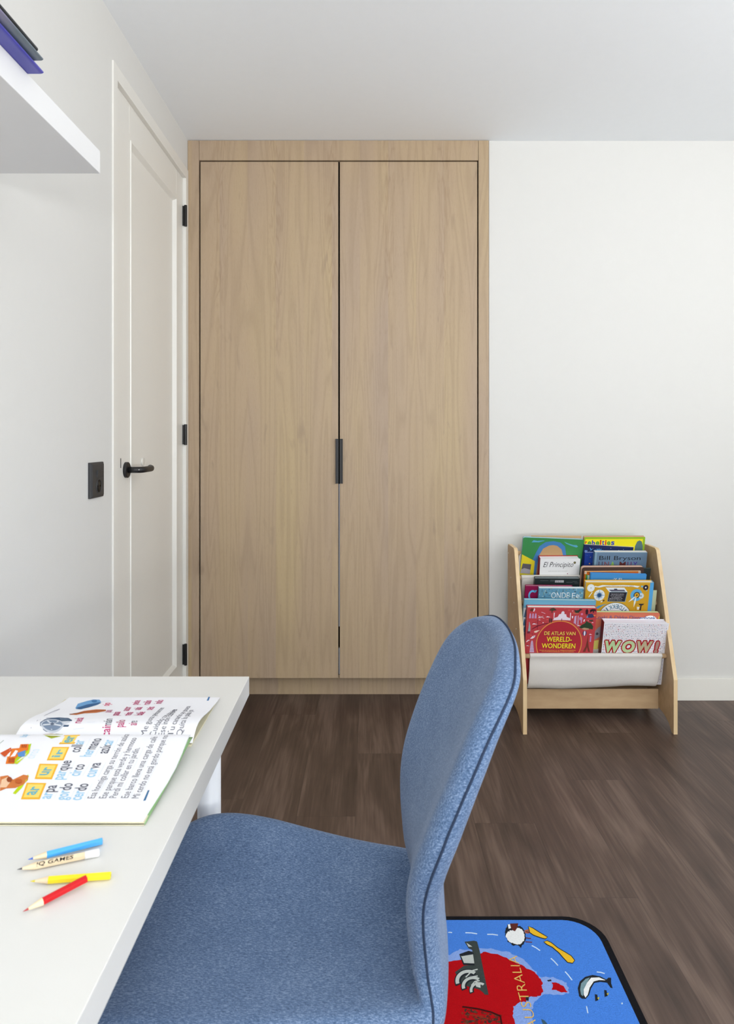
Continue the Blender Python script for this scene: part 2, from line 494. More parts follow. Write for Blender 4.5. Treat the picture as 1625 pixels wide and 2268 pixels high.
boxes('door_frame', [(XW-0.10, XW+0.005, DY0-0.038, DY0, 0, DZ+0.046), (XW-0.10, XW+0.004, DY1, 3.1155, 0, DZ+0.046),
                     (XW-0.10, XW+0.0045, DY0, DY1, DZ, DZ+0.046)], M['trim'], door, bevel=0.0012)
boxes('latch_gap_shade', [(XL, XL+0.001, 2.3035, 2.3075, 1.072, 1.104)], M['black'], door)  # black box painted in for the dark gap between leaf and frame
for za, zb in ((2.099, 2.192), (1.139, 1.230), (0.172, 0.266)):
    h = tube('hinge', [(XW+0.003, DY1-0.005, za), (XW+0.003, DY1-0.005, zb)], 0.0065, M['hinge'], door, seg=14, bevel=0.001, smooth=False)
    boxes('hinge_plate', [(XL, XW+0.001, DY1-0.006, DY1-0.0015, za+0.003, zb-0.003)], M['hinge'], h)
hz = ZC-(1041-PY0)*(2.344)/F
yh = 2.352
hd = tube('handle', [(XL+0.010, yh, hz), (XL+0.032, yh, hz), (XL+0.047, yh+0.004, hz), (XL+0.0535, yh+0.016, hz),
                     (XL+0.0545, yh+0.04, hz), (XL+0.055, yh+0.085, hz), (XL+0.0535, yh+0.105, hz), (XL+0.046, yh+0.13, hz+0.001),
                     (XL+0.036, yh+0.152, hz+0.002), (XL+0.033, yh+0.158, hz+0.002)],
          [0.0105, 0.0105, 0.0105, 0.0105, 0.0103, 0.0102, 0.0102, 0.0102, 0.0098, 0.006], M['black'], door, seg=20)
tube('rosette', [(XL, yh, hz), (XL+0.0085, yh, hz), (XL+0.010, yh, hz)], [0.0265, 0.0265, 0.0245], M['black'], hd, seg=36, smooth=False)
tube('set_screw', [(XL+0.046, yh-0.006, hz+0.0005), (XL+0.049, yh-0.0085, hz+0.0005)], 0.0022, M['chrome'], hd, seg=10)
tg = [(XL-0.012, 2.566, 1.083), (XL-0.009, 2.566, 1.083), (XL-0.008, 2.566, 1.083)]
tube('wall_buffer', tg, [0.016, 0.016, 0.012], M['clear'], door, seg=28)

# ------------------------------------------------------------------ light switch above a socket
YS0, YS1 = 2.009, 2.108
sw = empty('switch_socket', (XW, (YS0+YS1)/2, 1.05), 'black wall plate with a rocker switch above a round socket, beside the white door', 'switch')
SZ0, SZ1 = 0.996, 1.100
def plate():
    vs = []; fs = []
    def ring(i, x):
        n = len(vs); vs.extend([(x, YS0+i, SZ0+i), (x, YS1-i, SZ0+i), (x, YS1-i, SZ1-i), (x, YS0+i, SZ1-i)]); return n
    a = ring(0, XW); b = ring(0, XW+0.007); c = ring(0.007, XW+0.011)
    fs.append((a, a+1, a+2, a+3)); fs.append((c, c+1, c+2, c+3))
    for p, r in ((a, b), (b, c)):
        for i in range(4): fs.append((p+i, p+(i+1) % 4, r+(i+1) % 4, r+i))
    return mesh('plate', vs, fs)
pl = link('cover_plate', plate(), M['plastic'], sw, bevel=0.001)
ym = (YS0+YS1)/2+0.004
prism('rocker', [(XW+0.0105, SZ1-0.045), (XW+0.0125, SZ1-0.045), (XW+0.0165, SZ1-0.024), (XW+0.0105, SZ1-0.022)], ym-0.018, ym+0.020, 'y', M['plastic'], sw, bevel=0.0005)
vs, fs = [], []
n = 28
for i in range(n):
    a = 2*PI*i/n
    for x, r in ((XW+0.0112, 0.0215), (XW+0.0125, 0.0205), (XW+0.0125, 0.0190), (XW+0.0005+0.0107, 0.0180)):
        vs.append((x, ym+math.cos(a)*r, SZ0+0.034+math.sin(a)*r))
for i in range(n):
    j = (i+1) % n
    for q in range(3): fs.append((i*4+q, j*4+q, j*4+q+1, i*4+q+1))
    fs.append((i*4+3, j*4+3, j*4, i*4))
so = link('socket', mesh('socket', vs, fs), M['plastic'], sw)
tube('socket_well', [(XW+0.0108, ym, SZ0+0.034), (XW+0.0115, ym, SZ0+0.034)], 0.0178, M['hinge'], so, seg=24)
tube('pin_hole', [(XW+0.0115, ym+0.009, SZ0+0.034), (XW+0.0118, ym+0.009, SZ0+0.034)], 0.0028, M['dark'], so, seg=12)
tube('pin_hole', [(XW+0.0115, ym-0.009, SZ0+0.034), (XW+0.0118, ym-0.009, SZ0+0.034)], 0.0028, M['dark'], so, seg=12)

# ------------------------------------------------------------------ built-in wardrobe
YD = 3.117
def wx(px): return (px-PX0)*YD/F
def wz(py): return ZC-(py-PY0)*YD/F
wr = empty('wardrobe', (-0.13, 3.3, 0), 'tall built-in wardrobe with two pale oak veneer doors and black centre pulls', 'wardrobe')
TOP = HC-0.002
boxes('side_stile', [(wx(415.6), wx(440.5), YD, YD+0.022, 0, TOP)], M['veneer'], wr, bevel=0.0006)
boxes('side_stile', [(wx(1059.5), wx(1082), YD, YD+0.022, 0, TOP)], M['veneer'], wr, bevel=0.0006)
boxes('top_rail', [(wx(441.2), wx(1058.7), YD, YD+0.022, wz(355.0), TOP)], M['veneer'], wr, bevel=0.0006)
d1 = boxes('door', [(wx(443.6), wx(748.8), YD+0.001, YD+0.021, wz(1502), wz(358.2))], M['veneer'], wr, bevel=0.0006)
d2 = boxes('door', [(wx(752.4), wx(1056.6), YD+0.001, YD+0.021, wz(1502), wz(358.2))], M['veneer'], wr, bevel=0.0006)
boxes('kickboard', [(wx(430), wx(1070), 3.196, 3.214, 0, wz(1490))], M['veneer'], wr)
boxes('carcass', [(wx(441), wx(1059), YD+0.03, YD+0.5, wz(1499), wz(352))], M['dark'], wr)  # solid block coloured near-black so the door gaps look shaded
boxes('edge_seal', [(wx(749.9), wx(752.0), YD+0.004, YD+0.02, wz(1388), wz(1072)), (wx(749.9), wx(752.0), YD+0.004, YD+0.02, wz(1494), wz(1436))], M['grey'], wr)
hz0, hz1 = wz(1071), wz(972)
for dd, xa, xb, s in ((d1, wx(743), wx(749.6), 1), (d2, wx(752.0), wx(759), -1)):
    lip = (xa, xa+0.0035) if s > 0 else (xb-0.0035, xb)
    boxes('handle', [(xa, xb, YD-0.001, YD+0.0008, hz0, hz1), (lip[0], lip[1], YD-0.012, YD-0.001, hz0, hz1)], M['black'], dd, bevel=0.0006)

# ------------------------------------------------------------------ wall shelf with three booklets
boxes('wall_shelf', [(XW+0.0005, -0.544, 0.30, 1.422, 1.709, 1.755)], M['shelfwhite'], bevel=0.0012)
tag(bpy.data.objects['wall_shelf'], 'thick white floating shelf on the left wall above the desk', 'shelf')
def booklet(label, x0, x1, y0, y1, z0, z1, col, back):
    e = empty('booklet', ((x0+x1)/2, (y0+y1)/2, z0), label, 'booklet', 'thin booklets lying on the wall shelf')
    t = (z1-z0)
    prof = []
    prof.append((x0, z0)); prof.append((x1-0.009, z0))
    for i in range(7):
        a = -PI/2+PI*i/6
        prof.append((x1-0.005+0.005*math.cos(a), z0+t/2+t/2*math.sin(a)))
    prof.append((x1-0.009, z1)); prof.append((x0, z1))
    inn = [(x0+0.001, z0+0.0008), (x1-0.006, z0+0.0008), (x1-0.006, z1-0.0008), (x0+0.001, z1-0.0008)]
    prism('cover', prof, y0, y1, 'y', col, e)
    prism('pages', inn, y0-0.0006, y1+0.0004, 'y', M['paper'], e)
    return e
def glossy(name, ca, cb, sc_):
    m = newmat(name, 0.35, 0.5); g = G(m)
    x, y, z = g.sep(g.coord())
    n = g.noise(g.comb(g.m('MULTIPLY', x, 20.0), g.m('MULTIPLY', y, sc_), z), 1.0, 2)
    if sc_ == 9: n = g.m('MULTIPLY_ADD', y, 3.2, 0.5)
    g.out(g.ramp(n, [(0.35, ca), (0.75, cb)])); return m
booklet('thin purple-blue booklet at the bottom of the shelf stack, sticking out furthest', -0.74, -0.519, 0.80, 1.120, 1.7552, 1.7605, glossy('violet_cover', (70, 72, 168), (98, 94, 180), 6), 0)
booklet('thin grey and mauve booklet in the middle of the shelf stack', -0.73, -0.5065, 0.78, 1.092, 1.7612, 1.7663, glossy('mauve_cover', (168, 142, 192), (104, 116, 126), 9), 0)
booklet('thin black booklet on top of the shelf stack', -0.73, -0.5075, 0.79, 1.077, 1.7670, 1.7745, glossy('black_cover', (16, 18, 20), (40, 52, 62), 8), 0)

# ------------------------------------------------------------------ desk
DX1, DYF, DTOP, DTH = -0.2155, 1.269, 0.740, 0.034
desk = empty('desk', (-0.5, 0.77, 0), 'white laminate desk with round white legs against the left wall', 'desk')
boxes('desktop', [(XW+0.006, DX1, 0.27, DYF, DTOP-DTH, DTOP)], M['white'], desk, bevel=0.0008)
for lx, ly, zb in ((-0.279, 1.229, 0.0122), (-0.74, 1.229, 0.0002), (-0.279, 0.31, 0.0002), (-0.74, 0.31, 0.0002)):
    lg = tube('leg', [(lx, ly, zb+0.02), (lx, ly, DTOP-DTH)], 0.0202, M['legwhite'], desk, seg=32, smooth=True)
    tube('foot', [(lx, ly, zb), (lx, ly, zb+0.02)], 0.017, M['plastic'], lg, seg=24)

# ------------------------------------------------------------------ pencils
def dpt(px, py, z=DTOP+0.004):
    Y = (ZC-z)*F/(py-PY0); return V(((px-PX0)*Y/F, Y, z))
def pencil(label, a, b, col, lead, r=0.0037, tipl=0.017, tipz=0.0, endz=0.0, eraser=False, text=None, cone=True):
    a = V(a); b = V(b); a.z += tipz; b.z += endz
    L = (b-a).length
    x = (b-a).normalized(); y = V((0, 0, 1)).cross(x).normalized(); z = x.cross(y)
    mt = Matrix((( x.x, y.x, z.x, a.x), (x.y, y.y, z.y, a.y), (x.z, y.z, z.z, a.z), (0, 0, 0, 1)))
    e = empty('pencil', (0, 0, 0), label, 'pencil', 'short pencils lying on the desk', matrix=mt)
    nose = 0.0045
    end = L-0.014 if eraser else L
    def hexa(x0, x1, r0, r1, seg, vs, fs):
        n = len(vs)
        for xx, rr in ((x0, r0), (x1, r1)):
            for k in range(seg):
                q = 2*PI*k/seg+PI/6
                vs.append((xx, rr*math.cos(q), rr*math.sin(q)))
        fs += [(n+k, n+(k+1) % seg, n+seg+(k+1) % seg, n+seg+k) for k in range(seg)]
        fs += [tuple(n+k for k in range(seg)), tuple(n+seg+k for k in range(seg))]
    vs, fs = [], []; hexa(tipl, end, r, r, 6, vs, fs)
    body = link('barrel', mesh('barrel', vs, fs), col, e, bevel=0.0003)
    vs, fs = [], []; hexa(nose, tipl, r*0.30, r*0.96, 18, vs, fs)
    link('sharpened_wood', mesh('w', vs, fs), M['pwood'], e)
    vs, fs = [], []; hexa(0, nose+0.0002, r*0.05, r*0.31, 12, vs, fs)
    link('lead', mesh('l', vs, fs), lead, e)
    vs, fs = [], []; hexa(end, end+0.0002, r*0.35, r*0.35, 10, vs, fs)
    if not eraser: link('core', mesh('c', vs, fs), lead, e)
    if eraser:
        tube('eraser', [(end, 0, 0), (L-0.001, 0, 0), (L, 0, 0)], [r*1.02, r*1.02, r*0.85], mat('white_rubber', (244, 244, 244), 0.8, 0.2), e, seg=20)
    if text:
        # lettering wrapped on the facets that face up and towards the viewer
        def mp(u, v, k):
            # u along from tip, v across arc (0 = -y side, downwards)
            ang = -1.42 + v*1.15
            rr = r*1.02
            return V((u, rr*math.sin(ang)*1.0, rr*math.cos(ang)*1.0+0.0))
        d = Deco(mp)
        vsx, fsx, x0, x1, y0, y1 = text_geo(text, 0.012, 0.1)
        pts = [(0.0175+(p[0]-x0)/(x1-x0)*0.034, (p[1]-y0)/(y1-y0)) for p in vsx]
        d.raw(pts, fsx, (30, 30, 34))
        colored('lettering', [], [d], M['page'], body)
    return e
Mblue = mat('blue_pencil_paint', (76, 165, 232), 0.35, 0.5); Myel = mat('yellow_pencil_paint', (244, 218, 30), 0.35, 0.5)
Mred = mat('red_pencil_paint', (190, 0, 14), 0.35, 0.5)
pencil('short light blue pencil lying closest to the open workbook', dpt(62, 1913), dpt(226, 1863), Mblue, mat('blue_lead', (60, 100, 190), 0.6), tipz=0.0042, endz=0.0)
pencil('short natural wood pencil with a white eraser and black lettering', dpt(38, 1926), dpt(220, 1888), M['pwood'], mat('graphite', (70, 68, 72), 0.5), eraser=True, text='IQ GAMES')
pencil('short yellow pencil lying between the natural and the red pencil', dpt(67, 1952), dpt(245, 1939), Myel, mat('yellow_lead', (214, 196, 20), 0.6))
pencil('short red pencil with its blunt end touching the yellow pencil', dpt(51, 2019), dpt(191, 1954), Mred, mat('red_lead', (170, 50, 56), 0.6), endz=0.0035)

# ------------------------------------------------------------------ open workbook on the desk
wb = empty('workbook', (-0.38, 0.96, DTOP), 'open spelling workbook with printed pictures and words lying on the desk', 'workbook')
near = [(.783, .7452), (.80, .7462), (.83, .7478), (.862, .7500), (.895, .7530), (.925, .7568), (.95, .7598), (.964, .7610), (.972, .7608), (.977, .7585)]
far = [(.9785, .7470), (.981, .7500), (.990, .7555), (1.000, .7598), (1.012, .7614), (1.026, .7611), (1.043, .7588), (1.062, .7550), (1.085, .7510), (1.11, .7478), (1.135, .7452), (1.157, .7436)]
XR1 = -0.2497
def prz(prof, Y):
    if Y <= prof[0][0]: return prof[0][1]
    for (a, za), (b, zb) in zip(prof[:-1], prof[1:]):
        if Y <= b: return za+(zb-za)*(Y-a)/(b-a)
    return prof[-1][1]
def sheet(prof, lower, x0f, x1f, name, m, nx=12):
    vs = []; fs = []
    n = len(prof)
    for top in (1, 0):
        for j in range(n):
            Y, Z = prof[j]; zl = lower(j, Y, Z)
            for i in range(nx+1):
                x0, x1 = x0f(Y), x1f(Y)
                vs.append((x0+(x1-x0)*i/nx, Y, Z if top else zl))
    def id(t, j, i): return (0 if t else n*(nx+1))+j*(nx+1)+i
    for j in range(n-1):
        for i in range(nx):
            fs.append((id(1, j, i), id(1, j, i+1), id(1, j+1, i+1), id(1, j+1, i)))
            fs.append((id(0, j, i), id(0, j+1, i), id(0, j+1, i+1), id(0, j, i+1)))
    for j in range(n-1):
        fs.append((id(1, j, 0), id(1, j+1, 0), id(0, j+1, 0), id(0, j, 0)))
        fs.append((id(1, j, nx), id(0, j, nx), id(0, j+1, nx), id(1, j+1, nx)))
    for i in range(nx):
        fs.append((id(1, 0, i), id(0, 0, i), id(0, 0, i+1), id(1, 0, i+1)))
        fs.append((id(1, n-1, i), id(1, n-1, i+1), id(0, n-1, i+1), id(0, n-1, i)))
    return mesh(name, vs, fs)
Mwp = mat('white_page_paper', (238, 238, 242), 0.75, 0.2)
Mgr = mat('green_cover_card', (128, 166, 112), 0.5, 0.4, var=0.05)
Mtan = mat('cover_card_cream', (214, 208, 178), 0.6, 0.3)
def wig(Y): return 0.002*math.sin(Y*30)
pn = link('near_page', sheet(near, lambda j, Y, Z: max(Z-0.0022, 0.7418) if j < 9 else Z-0.002, lambda Y: -0.535, lambda Y: XR1+wig(Y)+0.004*(Y-.783)/.2, 'near_page', Mwp), Mwp, wb, smooth=True)
pf = link('far_page', sheet(far, lambda j, Y, Z: Z-0.0009, lambda Y: -0.497+0.02*(Y-.98), lambda Y: XR1+0.0045, 'far_page', Mwp), Mwp, wb, smooth=True)
for o in (pn, pf):
    md = o.modifiers.new('es', 'EDGE_SPLIT'); md.split_angle = math.radians(40)
nc = [(y, z) for y, z in near if y < 0.975]
link('cover', sheet([(y-0.002, max(0.7413, z-0.0025)) for y, z in nc], lambda j, Y, Z: max(0.7403, Z-0.0012), lambda Y: -0.537, lambda Y: XR1+0.001+0.006*(Y-.783)/.2, 'c', Mgr), Mgr, wb, smooth=True)
link('cover', sheet([(0.980, 0.7435), (1.02, 0.7428), (1.08, 0.7418), (1.155, 0.7412)], lambda j, Y, Z: 0.7402, lambda Y: -0.50, lambda Y: XR1+0.002, 'c2', Mtan), Mtan, wb)
boxes('back_page_block', [(-0.535, XR1, 0.781, 0.80, 0.7404, 0.7436)], Mtan, wb)

def page_px(prof):
    def f(u, v, k):
        z = 0.75
        for _ in range(8):
            Y = (ZC-z)*F/(v-PY0); z = prz(prof, Y)
        return V(((u-PX0)*Y/F, Y, z+0.00025*k))
    return f
def page_m(prof):
    # u = metres along +Y, v = metres along +X (downwards for the reader)
    def f(u, v, k): return V((v, u, prz(prof, u)+0.00025*k))
    return f
INK = (118, 118, 128); LB = (120, 186, 226); PK = (190, 70, 130)
dn = Deco(page_px(near)); tn = Deco(page_m(near))
def zp(u, v): return (u/2.902, 1490+v/2.902)
def ZP(l): return [zp(*p) for p in l]
for t, q in (('ar', [(172, 708), (298, 710), (255, 815), (134, 815)]), ('ur', [(254, 586), (374, 588), (333, 686), (222, 684)]),
             ('ir', [(336, 478), (446, 478), (408, 564), (300, 564)]), ('er', [(412, 403), (515, 400), (478, 458), (378, 460)])):
    cx = sum(p[0] for p in q)/4; cy = sum(p[1] for p in q)/4
    dn.poly(ZP(q), (240, 182, 50), 1)
    dn.poly(ZP([(cx+(a-cx)*.8, cy+(b-cy)*.8) for a, b in q]), (250, 214, 110), 2)
    pt = page_px(near)(*zp(cx, cy), 0)
    tn.text(t, pt.y-0.009, pt.x+0.006, 0.018, 0.011, (110, 178, 190), 3, bold=0.02)
def word(T, prof, u0, v0, t, u1, v1, col, col2=None, split=0, h=None, bold=0.0, k=1):
    """a word running away from the viewer: baseline start and end in crop pixels"""
    a = page_px(prof)(*zp(u0, v0), 0); b = page_px(prof)(*zp(u1, v1), 0)
    if prof is far and v0 > 330: a.y += 0.007
    w = b.y-a.y
    vs, fs, x0, x1, y0, y1 = text_geo(t, bold, 0)
    s = w/(x1-x0)
    sx = s if h is None else h
    sl = (b.x-a.x)/w
    pts = [(a.y+(p[0]-x0)*s, a.x-p[1]*sx+sl*(p[0]-x0)*s) for p in vs]
    if col2:
        xs = x0+(x1-x0)*split
        for sel, c in ((0, col), (1, col2)):
            ff = [f for f in fs if (sum(vs[i][0] for i in f)/len(f) < xs) == (sel == 0)]
            T.raw(pts, ff, c, k)
    else: T.raw(pts, fs, col, k)
LT = (158, 204, 232); DK = (98, 100, 112)
B = 0.012
for (u0, v0, t, u1, v1, c1, c2, sp) in (
    (322, 812, 'arpa', 368, 724, LT, DK, .5), (425, 820, 'gordo', 470, 712, LT, DK, .58), (518, 820, 'cerdo', 572, 714, LT, DK, .55),
    (402, 688, 'parque', 462, 566, LT, DK, .45), (508, 664, 'circo', 548, 590, LT, DK, .5), (605, 672, 'curva', 650, 580, LT, DK, .6),
    (510, 512, 'collar', 545, 434, DK, LT, .6), (582, 540, 'hermano', 655, 424, LT, DK, .38), (690, 520, 'azúcar', 734, 432, DK, LT, .6)):
    word(tn, near, u0, v0, t, u1, v1, c1, c2, sp, h=0.021, bold=B)
word(tn, near, 218, 552, 'circo', 258, 492, (214, 232, 244), None, 0, h=0.019)
for (u0, v0, t, u1, v1) in ((606, 808, 'Esa hormiga carga su terrón de azúcar', 838, 398), (680, 808, 'Ese parque está verde y hermoso', 880, 420),
                            (746, 806, 'Perdí mi collar en tu jardín.', 900, 484), (822, 806, 'Ese barco lleva una carga de café', 1012, 412),
                            (890, 808, 'Mi cerdo no está gordo porque no', 1082, 404)):
    word(tn, near, u0, v0, t, u1, v1, INK, h=0.0125, bold=0.0)
for (a, b) in (((346, 812), (392, 724)), ((448, 820), (500, 712)), ((540, 820), (594, 712)), ((426, 688), (482, 566)), ((530, 664), (584, 576)),
               ((630, 672), (680, 578)), ((536, 512), (580, 424)), ((608, 540), (672, 424)), ((714, 520), (760, 424)),
               ((620, 800), (850, 400)), ((695, 800), (905, 405)), ((765, 800), (960, 405)), ((838, 800), (1025, 405)), ((905, 800), (1092, 405))):
    dn.line(ZP([a, b]), 0.45, (214, 226, 240), 1)
dn.poly(ZP([(920, 825), (935, 822), (961, 756), (950, 756)]), (60, 110, 150), 1)
# temple picture and little animal picture
dn.poly(ZP([(86, 588), (186, 502), (202, 456), (160, 470), (40, 585)]), (176, 204, 30), 1)
dn.poly(ZP([(36, 588), (48, 540), (60, 536), (75, 490), (124, 486), (132, 462), (184, 460), (180, 500), (130, 520), (96, 560), (92, 586)]), (228, 120, 40), 2)
dn.poly(ZP([(40, 545), (60, 500), (75, 495), (60, 540)]), (244, 240, 236), 3)
dn.poly(ZP([(66, 545), (100, 500), (116, 506), (96, 540)]), (240, 236, 240), 3)
dn.poly(ZP([(0, 520), (70, 484), (76, 502), (30, 545)]), (200, 84, 40), 3)
dn.poly(ZP([(110, 520), (165, 500), (158, 540), (120, 545)]), (90, 140, 200), 3)
dn.poly(ZP([(90, 585), (158, 545), (200, 462), (186, 520), (110, 590)]), (196, 214, 30), 3)
for q in range(4): dn.line(ZP([(58+q*10, 582), (60+q*10, 552)]), 1.6, (150, 50, 30), 4)
for q in range(3): dn.line(ZP([(142+q*12, 486), (144+q*12, 466)]), 1.6, (150, 50, 30), 4)
dn.poly(ZP([(0, 668), (50, 660), (84, 688), (150, 656), (182, 662), (180, 690), (150, 720), (100, 742), (40, 745), (0, 762)]), (206, 120, 62), 1)
dn.poly(ZP([(10, 690), (50, 672), (70, 700), (40, 740), (0, 740)]), (236, 196, 160), 2)
dn.circ(*zp(60, 690), 6, (150, 74, 36), 3); dn.circ(*zp(120, 700), 8, (188, 96, 44), 3, ry=5)
dn.poly(ZP([(82, 776), (130, 716), (180, 654), (186, 668), (140, 742), (100, 782)]), (190, 212, 20), 0.7)
dn.poly(ZP([(285, 404), (310, 396), (402, 396), (390, 410), (330, 424)]), (172, 190, 60), 1)
dn.poly(ZP([(276, 398), (330, 394), (380, 398), (370, 414), (310, 412)]), (160, 120, 84), 2)
dn.line(ZP([(0, 456), (24, 436)]), 0.8, (120, 150, 130), 2)
word(tn, near, 170, 415, 'lápiz', 185, 398, LT, None, 0, h=0.014)
colored('page_print', [], [dn, tn], M['page'], pn)
# far page
df = Deco(page_px(far)); tf = Deco(page_m(far))
MG = (196, 70, 120)
for (u0, v0, t, u1, v1, c1, c2, sp) in (
    (506, 342, 'rueda', 540, 290, MG, None, 0), (690, 384, 'caimán', 724, 296, MG, INK, .5), (780, 362, 'pailo', 806, 304, MG, (176, 80, 110), .6),
    (866, 354, 'aire', 884, 310, MG, INK, .5), (700, 214, 'ojo', 712, 194, (230, 90, 130), None, 0), (712, 256, 'pluma', 724, 240, (200, 120, 150), None, 0),
    (760, 276, 'pausa', 776, 252, MG, None, 0), (826, 246, 'autor', 846, 220, MG, None, 0), (886, 206, 'peine', 904, 178, MG, None, 0),
    (838, 276, 'reina', 858, 254, MG, None, 0), (900, 240, 'aula', 918, 222, MG, None, 0), (960, 206, 'radio', 976, 178, MG, None, 0),
    (912, 274, 'baile', 936, 252, MG, None, 0), (976, 240, 'seis', 996, 220, MG, None, 0), (1034, 200, 'indio', 1052, 176, MG, None, 0)):
    word(tf, far, u0, v0, t, u1, v1, c1, c2, sp, h=0.018, bold=B)
for (u0, v0, t, u1, v1) in ((925, 384, 'Me gusta peinarme', 1056, 226), (985, 384, 'Cuidado con ese aire', 1140, 236),
                            (1044, 384, 'Ese indio caza aves', 1140, 238), (1100, 384, 'Tu canario se pasea', 1226, 216),
                            (1160, 384, 'Quita la paila ya', 1244, 240)):
    word(tf, far, u0, v0, t, u1, v1, INK, h=0.0125, bold=0.0)
# car wheel
df.poly(ZP([(258, 320), (300, 292), (380, 288), (440, 292), (464, 306), (440, 345), (400, 372), (340, 374), (280, 358), (258, 340)]), (66, 88, 116), 1)
df.circ(*zp(336, 334), 75/2.9, (200, 206, 216), 2, ry=33/2.9)
df.circ(*zp(336, 334), 66/2.9, (118, 134, 156), 3, ry=27/2.9)
for q in range(5):
    a = 2*PI*q/5+.4
    df.line([zp(336, 334), zp(336+62*math.cos(a), 334+25*math.sin(a))], 3.2, (206, 212, 220), 4)
df.circ(*zp(336, 334), 14/2.9, (90, 100, 120), 5, ry=6/2.9)
for q in range(9):
    df.line(ZP([(385+q*7, 293+q*1.0), (408+q*5, 338-q*2)]), 0.5, (150, 164, 180), 3)
# blue shoe and feather
df.poly(ZP([(484, 228), (500, 200), (560, 182), (600, 173), (640, 174), (650, 190), (630, 206), (570, 222), (520, 236), (490, 234)]), (110, 160, 206), 1)
df.poly(ZP([(490, 228), (560, 206), (640, 192), (648, 196), (570, 224), (510, 236)]), (58, 96, 140), 2)
df.circ(*zp(606, 184), 6, (70, 120, 170), 3, ry=3)
df.poly(ZP([(470, 266), (540, 246), (620, 236), (680, 238), (682, 246), (620, 258), (540, 262), (490, 272), (446, 270)]), (196, 110, 60), 1)
df.line(ZP([(446, 268), (560, 252), (670, 242)]), 0.8, (110, 60, 50), 2)
df.line(ZP([(176, 384), (200, 350), (240, 308), (290, 274), (340, 250), (384, 234)]), 0.7, (130, 130, 150), 1)
df.line(ZP([(200, 350), (260, 300), (384, 236)]), 0.4, (190, 190, 206), 1)
df.poly(ZP([(1328, 180), (1340, 180), (1350, 156), (1339, 156)]), (70, 120, 170), 1)
for (a, b) in (((455, 360), (500, 285)), ((545, 362), (580, 290)), ((650, 384), (690, 290)), ((745, 384), (782, 290)), ((820, 380), (852, 306)),
               ((470, 356), (540, 352)), ((560, 320), (610, 316)), ((640, 190), (720, 180))):
    df.line(ZP([a, b]), 0.4, (216, 224, 238), 1)
colored('page_print', [], [df, tf], M['page'], pf)

# ------------------------------------------------------------------ upholstered swivel chair
YCH = 0.96
back = [(.9125, .192, .0, .0), (.9115, .190, .048, .35), (.908, .187, .080, .6), (.902, .182, .105, .8), (.892, .176, .138, .93), (.88, .166, .161, 1), (.86, .149, .183, 1), (.84, .136, .192, 1),
        (.82, .126, .196, 1), (.80, .117, .198, 1), (.78, .108, .198, 1), (.76, .100, .197, 1), (.74, .092, .195, 1), (.72, .085, .194, 1), (.70, .078, .190, 1),
        (.68, .072, .185, 1), (.66, .068, .178, 1), (.64, .066, .170, 1), (.62, .066, .163, 1), (.60, .067, .157, 1), (.58, .069, .152, 1), (.56, .071, .149, 1)]
KB, KS = 0.036, 0.022
st = []
for z, x, w, s in back: st.append((V((x, 0, z)), w, V((-1, 0, 0.12)).normalized(), KB, s))
def st2(x, z, w, ang, k, s=1): st.append((V((x, 0, z)), w, V((-math.cos(ang), 0, math.sin(ang))), k, s))
st2(.0725, .545, .149, .2, .035); st2(.0755, .530, .153, .3, .034); st2(.078, .516, .159, .45, .032); st2(.0775, .505, .167, .7, .030)
st2(.068, .4985, .176, 1.0, .028); st2(.046, .4965, .183, 1.25, .026)
st2(.018, .4972, .187, 1.40, .024); st2(-.010, .499, .192, 1.5, KS); st2(-.04, .5015, .198, 1.57, KS); st2(-.08, .506, .207, 1.6, KS)
st2(-.12, .511, .216, 1.62, KS); st2(-.16, .517, .225, 1.62, KS); st2(-.20, .522, .230, 1.6, KS); st2(-.235, .525, .231, 1.57, KS)
st2(-.265, .525, .227, 1.5, KS); st2(-.29, .521, .216, 1.4, KS); st2(-.312, .513, .198, 1.3, .02, .97); st2(-.332, .500, .168, 1.2, .018, .9)
st2(-.345, .489, .130, 1.15, .015, .75); st2(-.352, .482, .085, 1.1, .012, .5); st2(-.355, .479, .0, 1.1, .01, .0)
TFf, TB = 0.026, 0.016
YAW = 0.021
def shell_ring(c):
    e, w, d, k, s = c
    C = e - d*k*(w/.22)**2
    tf, tb = TFf*s, TB*s*(1 if e.z < .74 else max(.45, 1-(e.z-.74)/.17*.55))
    r = min(0.034, w*0.75); r2 = min(0.014, w*0.5)
    prof = []     # (y, off)
    nf = 9
    for i in range(nf): prof.append((-(w-r)+2*(w-r)*i/(nf-1), tf))
    for i in range(1, 6):
        a = PI/2*(1-i/5); prof.append((w-r+r*math.cos(a), tf*math.sin(a)))
    for i in range(1, 4):
        a = -PI/2*i/3; prof.append((w-r2+r2*math.cos(a), tb*math.sin(a)))
    for i in range(1, nf-1): prof.append(((w-r2)-2*(w-r2)*i/(nf-1), -tb))
    for i in range(3, 0, -1):
        a = -PI/2*i/3; prof.append((-(w-r2)-r2*math.cos(a), tb*math.sin(a)))
    for i in range(5, 0, -1):
        a = PI/2*(1-i/5); prof.append((-(w-r)-r*math.cos(a), tf*math.sin(a)))
    return [C + d*(k*(min(abs(y), w)/.22)**2) + d*off + V((YAW*y, YCH+y, 0)) for y, off in prof], C
rings = [shell_ring(c) for c in st]
N = len(rings[0][0])
vs = []; fs = []
for rg, C in rings: vs += rg
for i in range(len(rings)-1):
    for k in range(N):
        fs.append((i*N+k, i*N+(k+1) % N, (i+1)*N+(k+1) % N, (i+1)*N+k))
ch = empty('swivel_chair', (-0.12, YCH, 0.012), 'blue upholstered shell chair with a tall rounded back pulled up to the white desk', 'chair')
me = mesh('seat_shell', vs, fs)
bm = bmesh.new(); bm.from_mesh(me); bmesh.ops.remove_doubles(bm, verts=bm.verts, dist=0.0004)
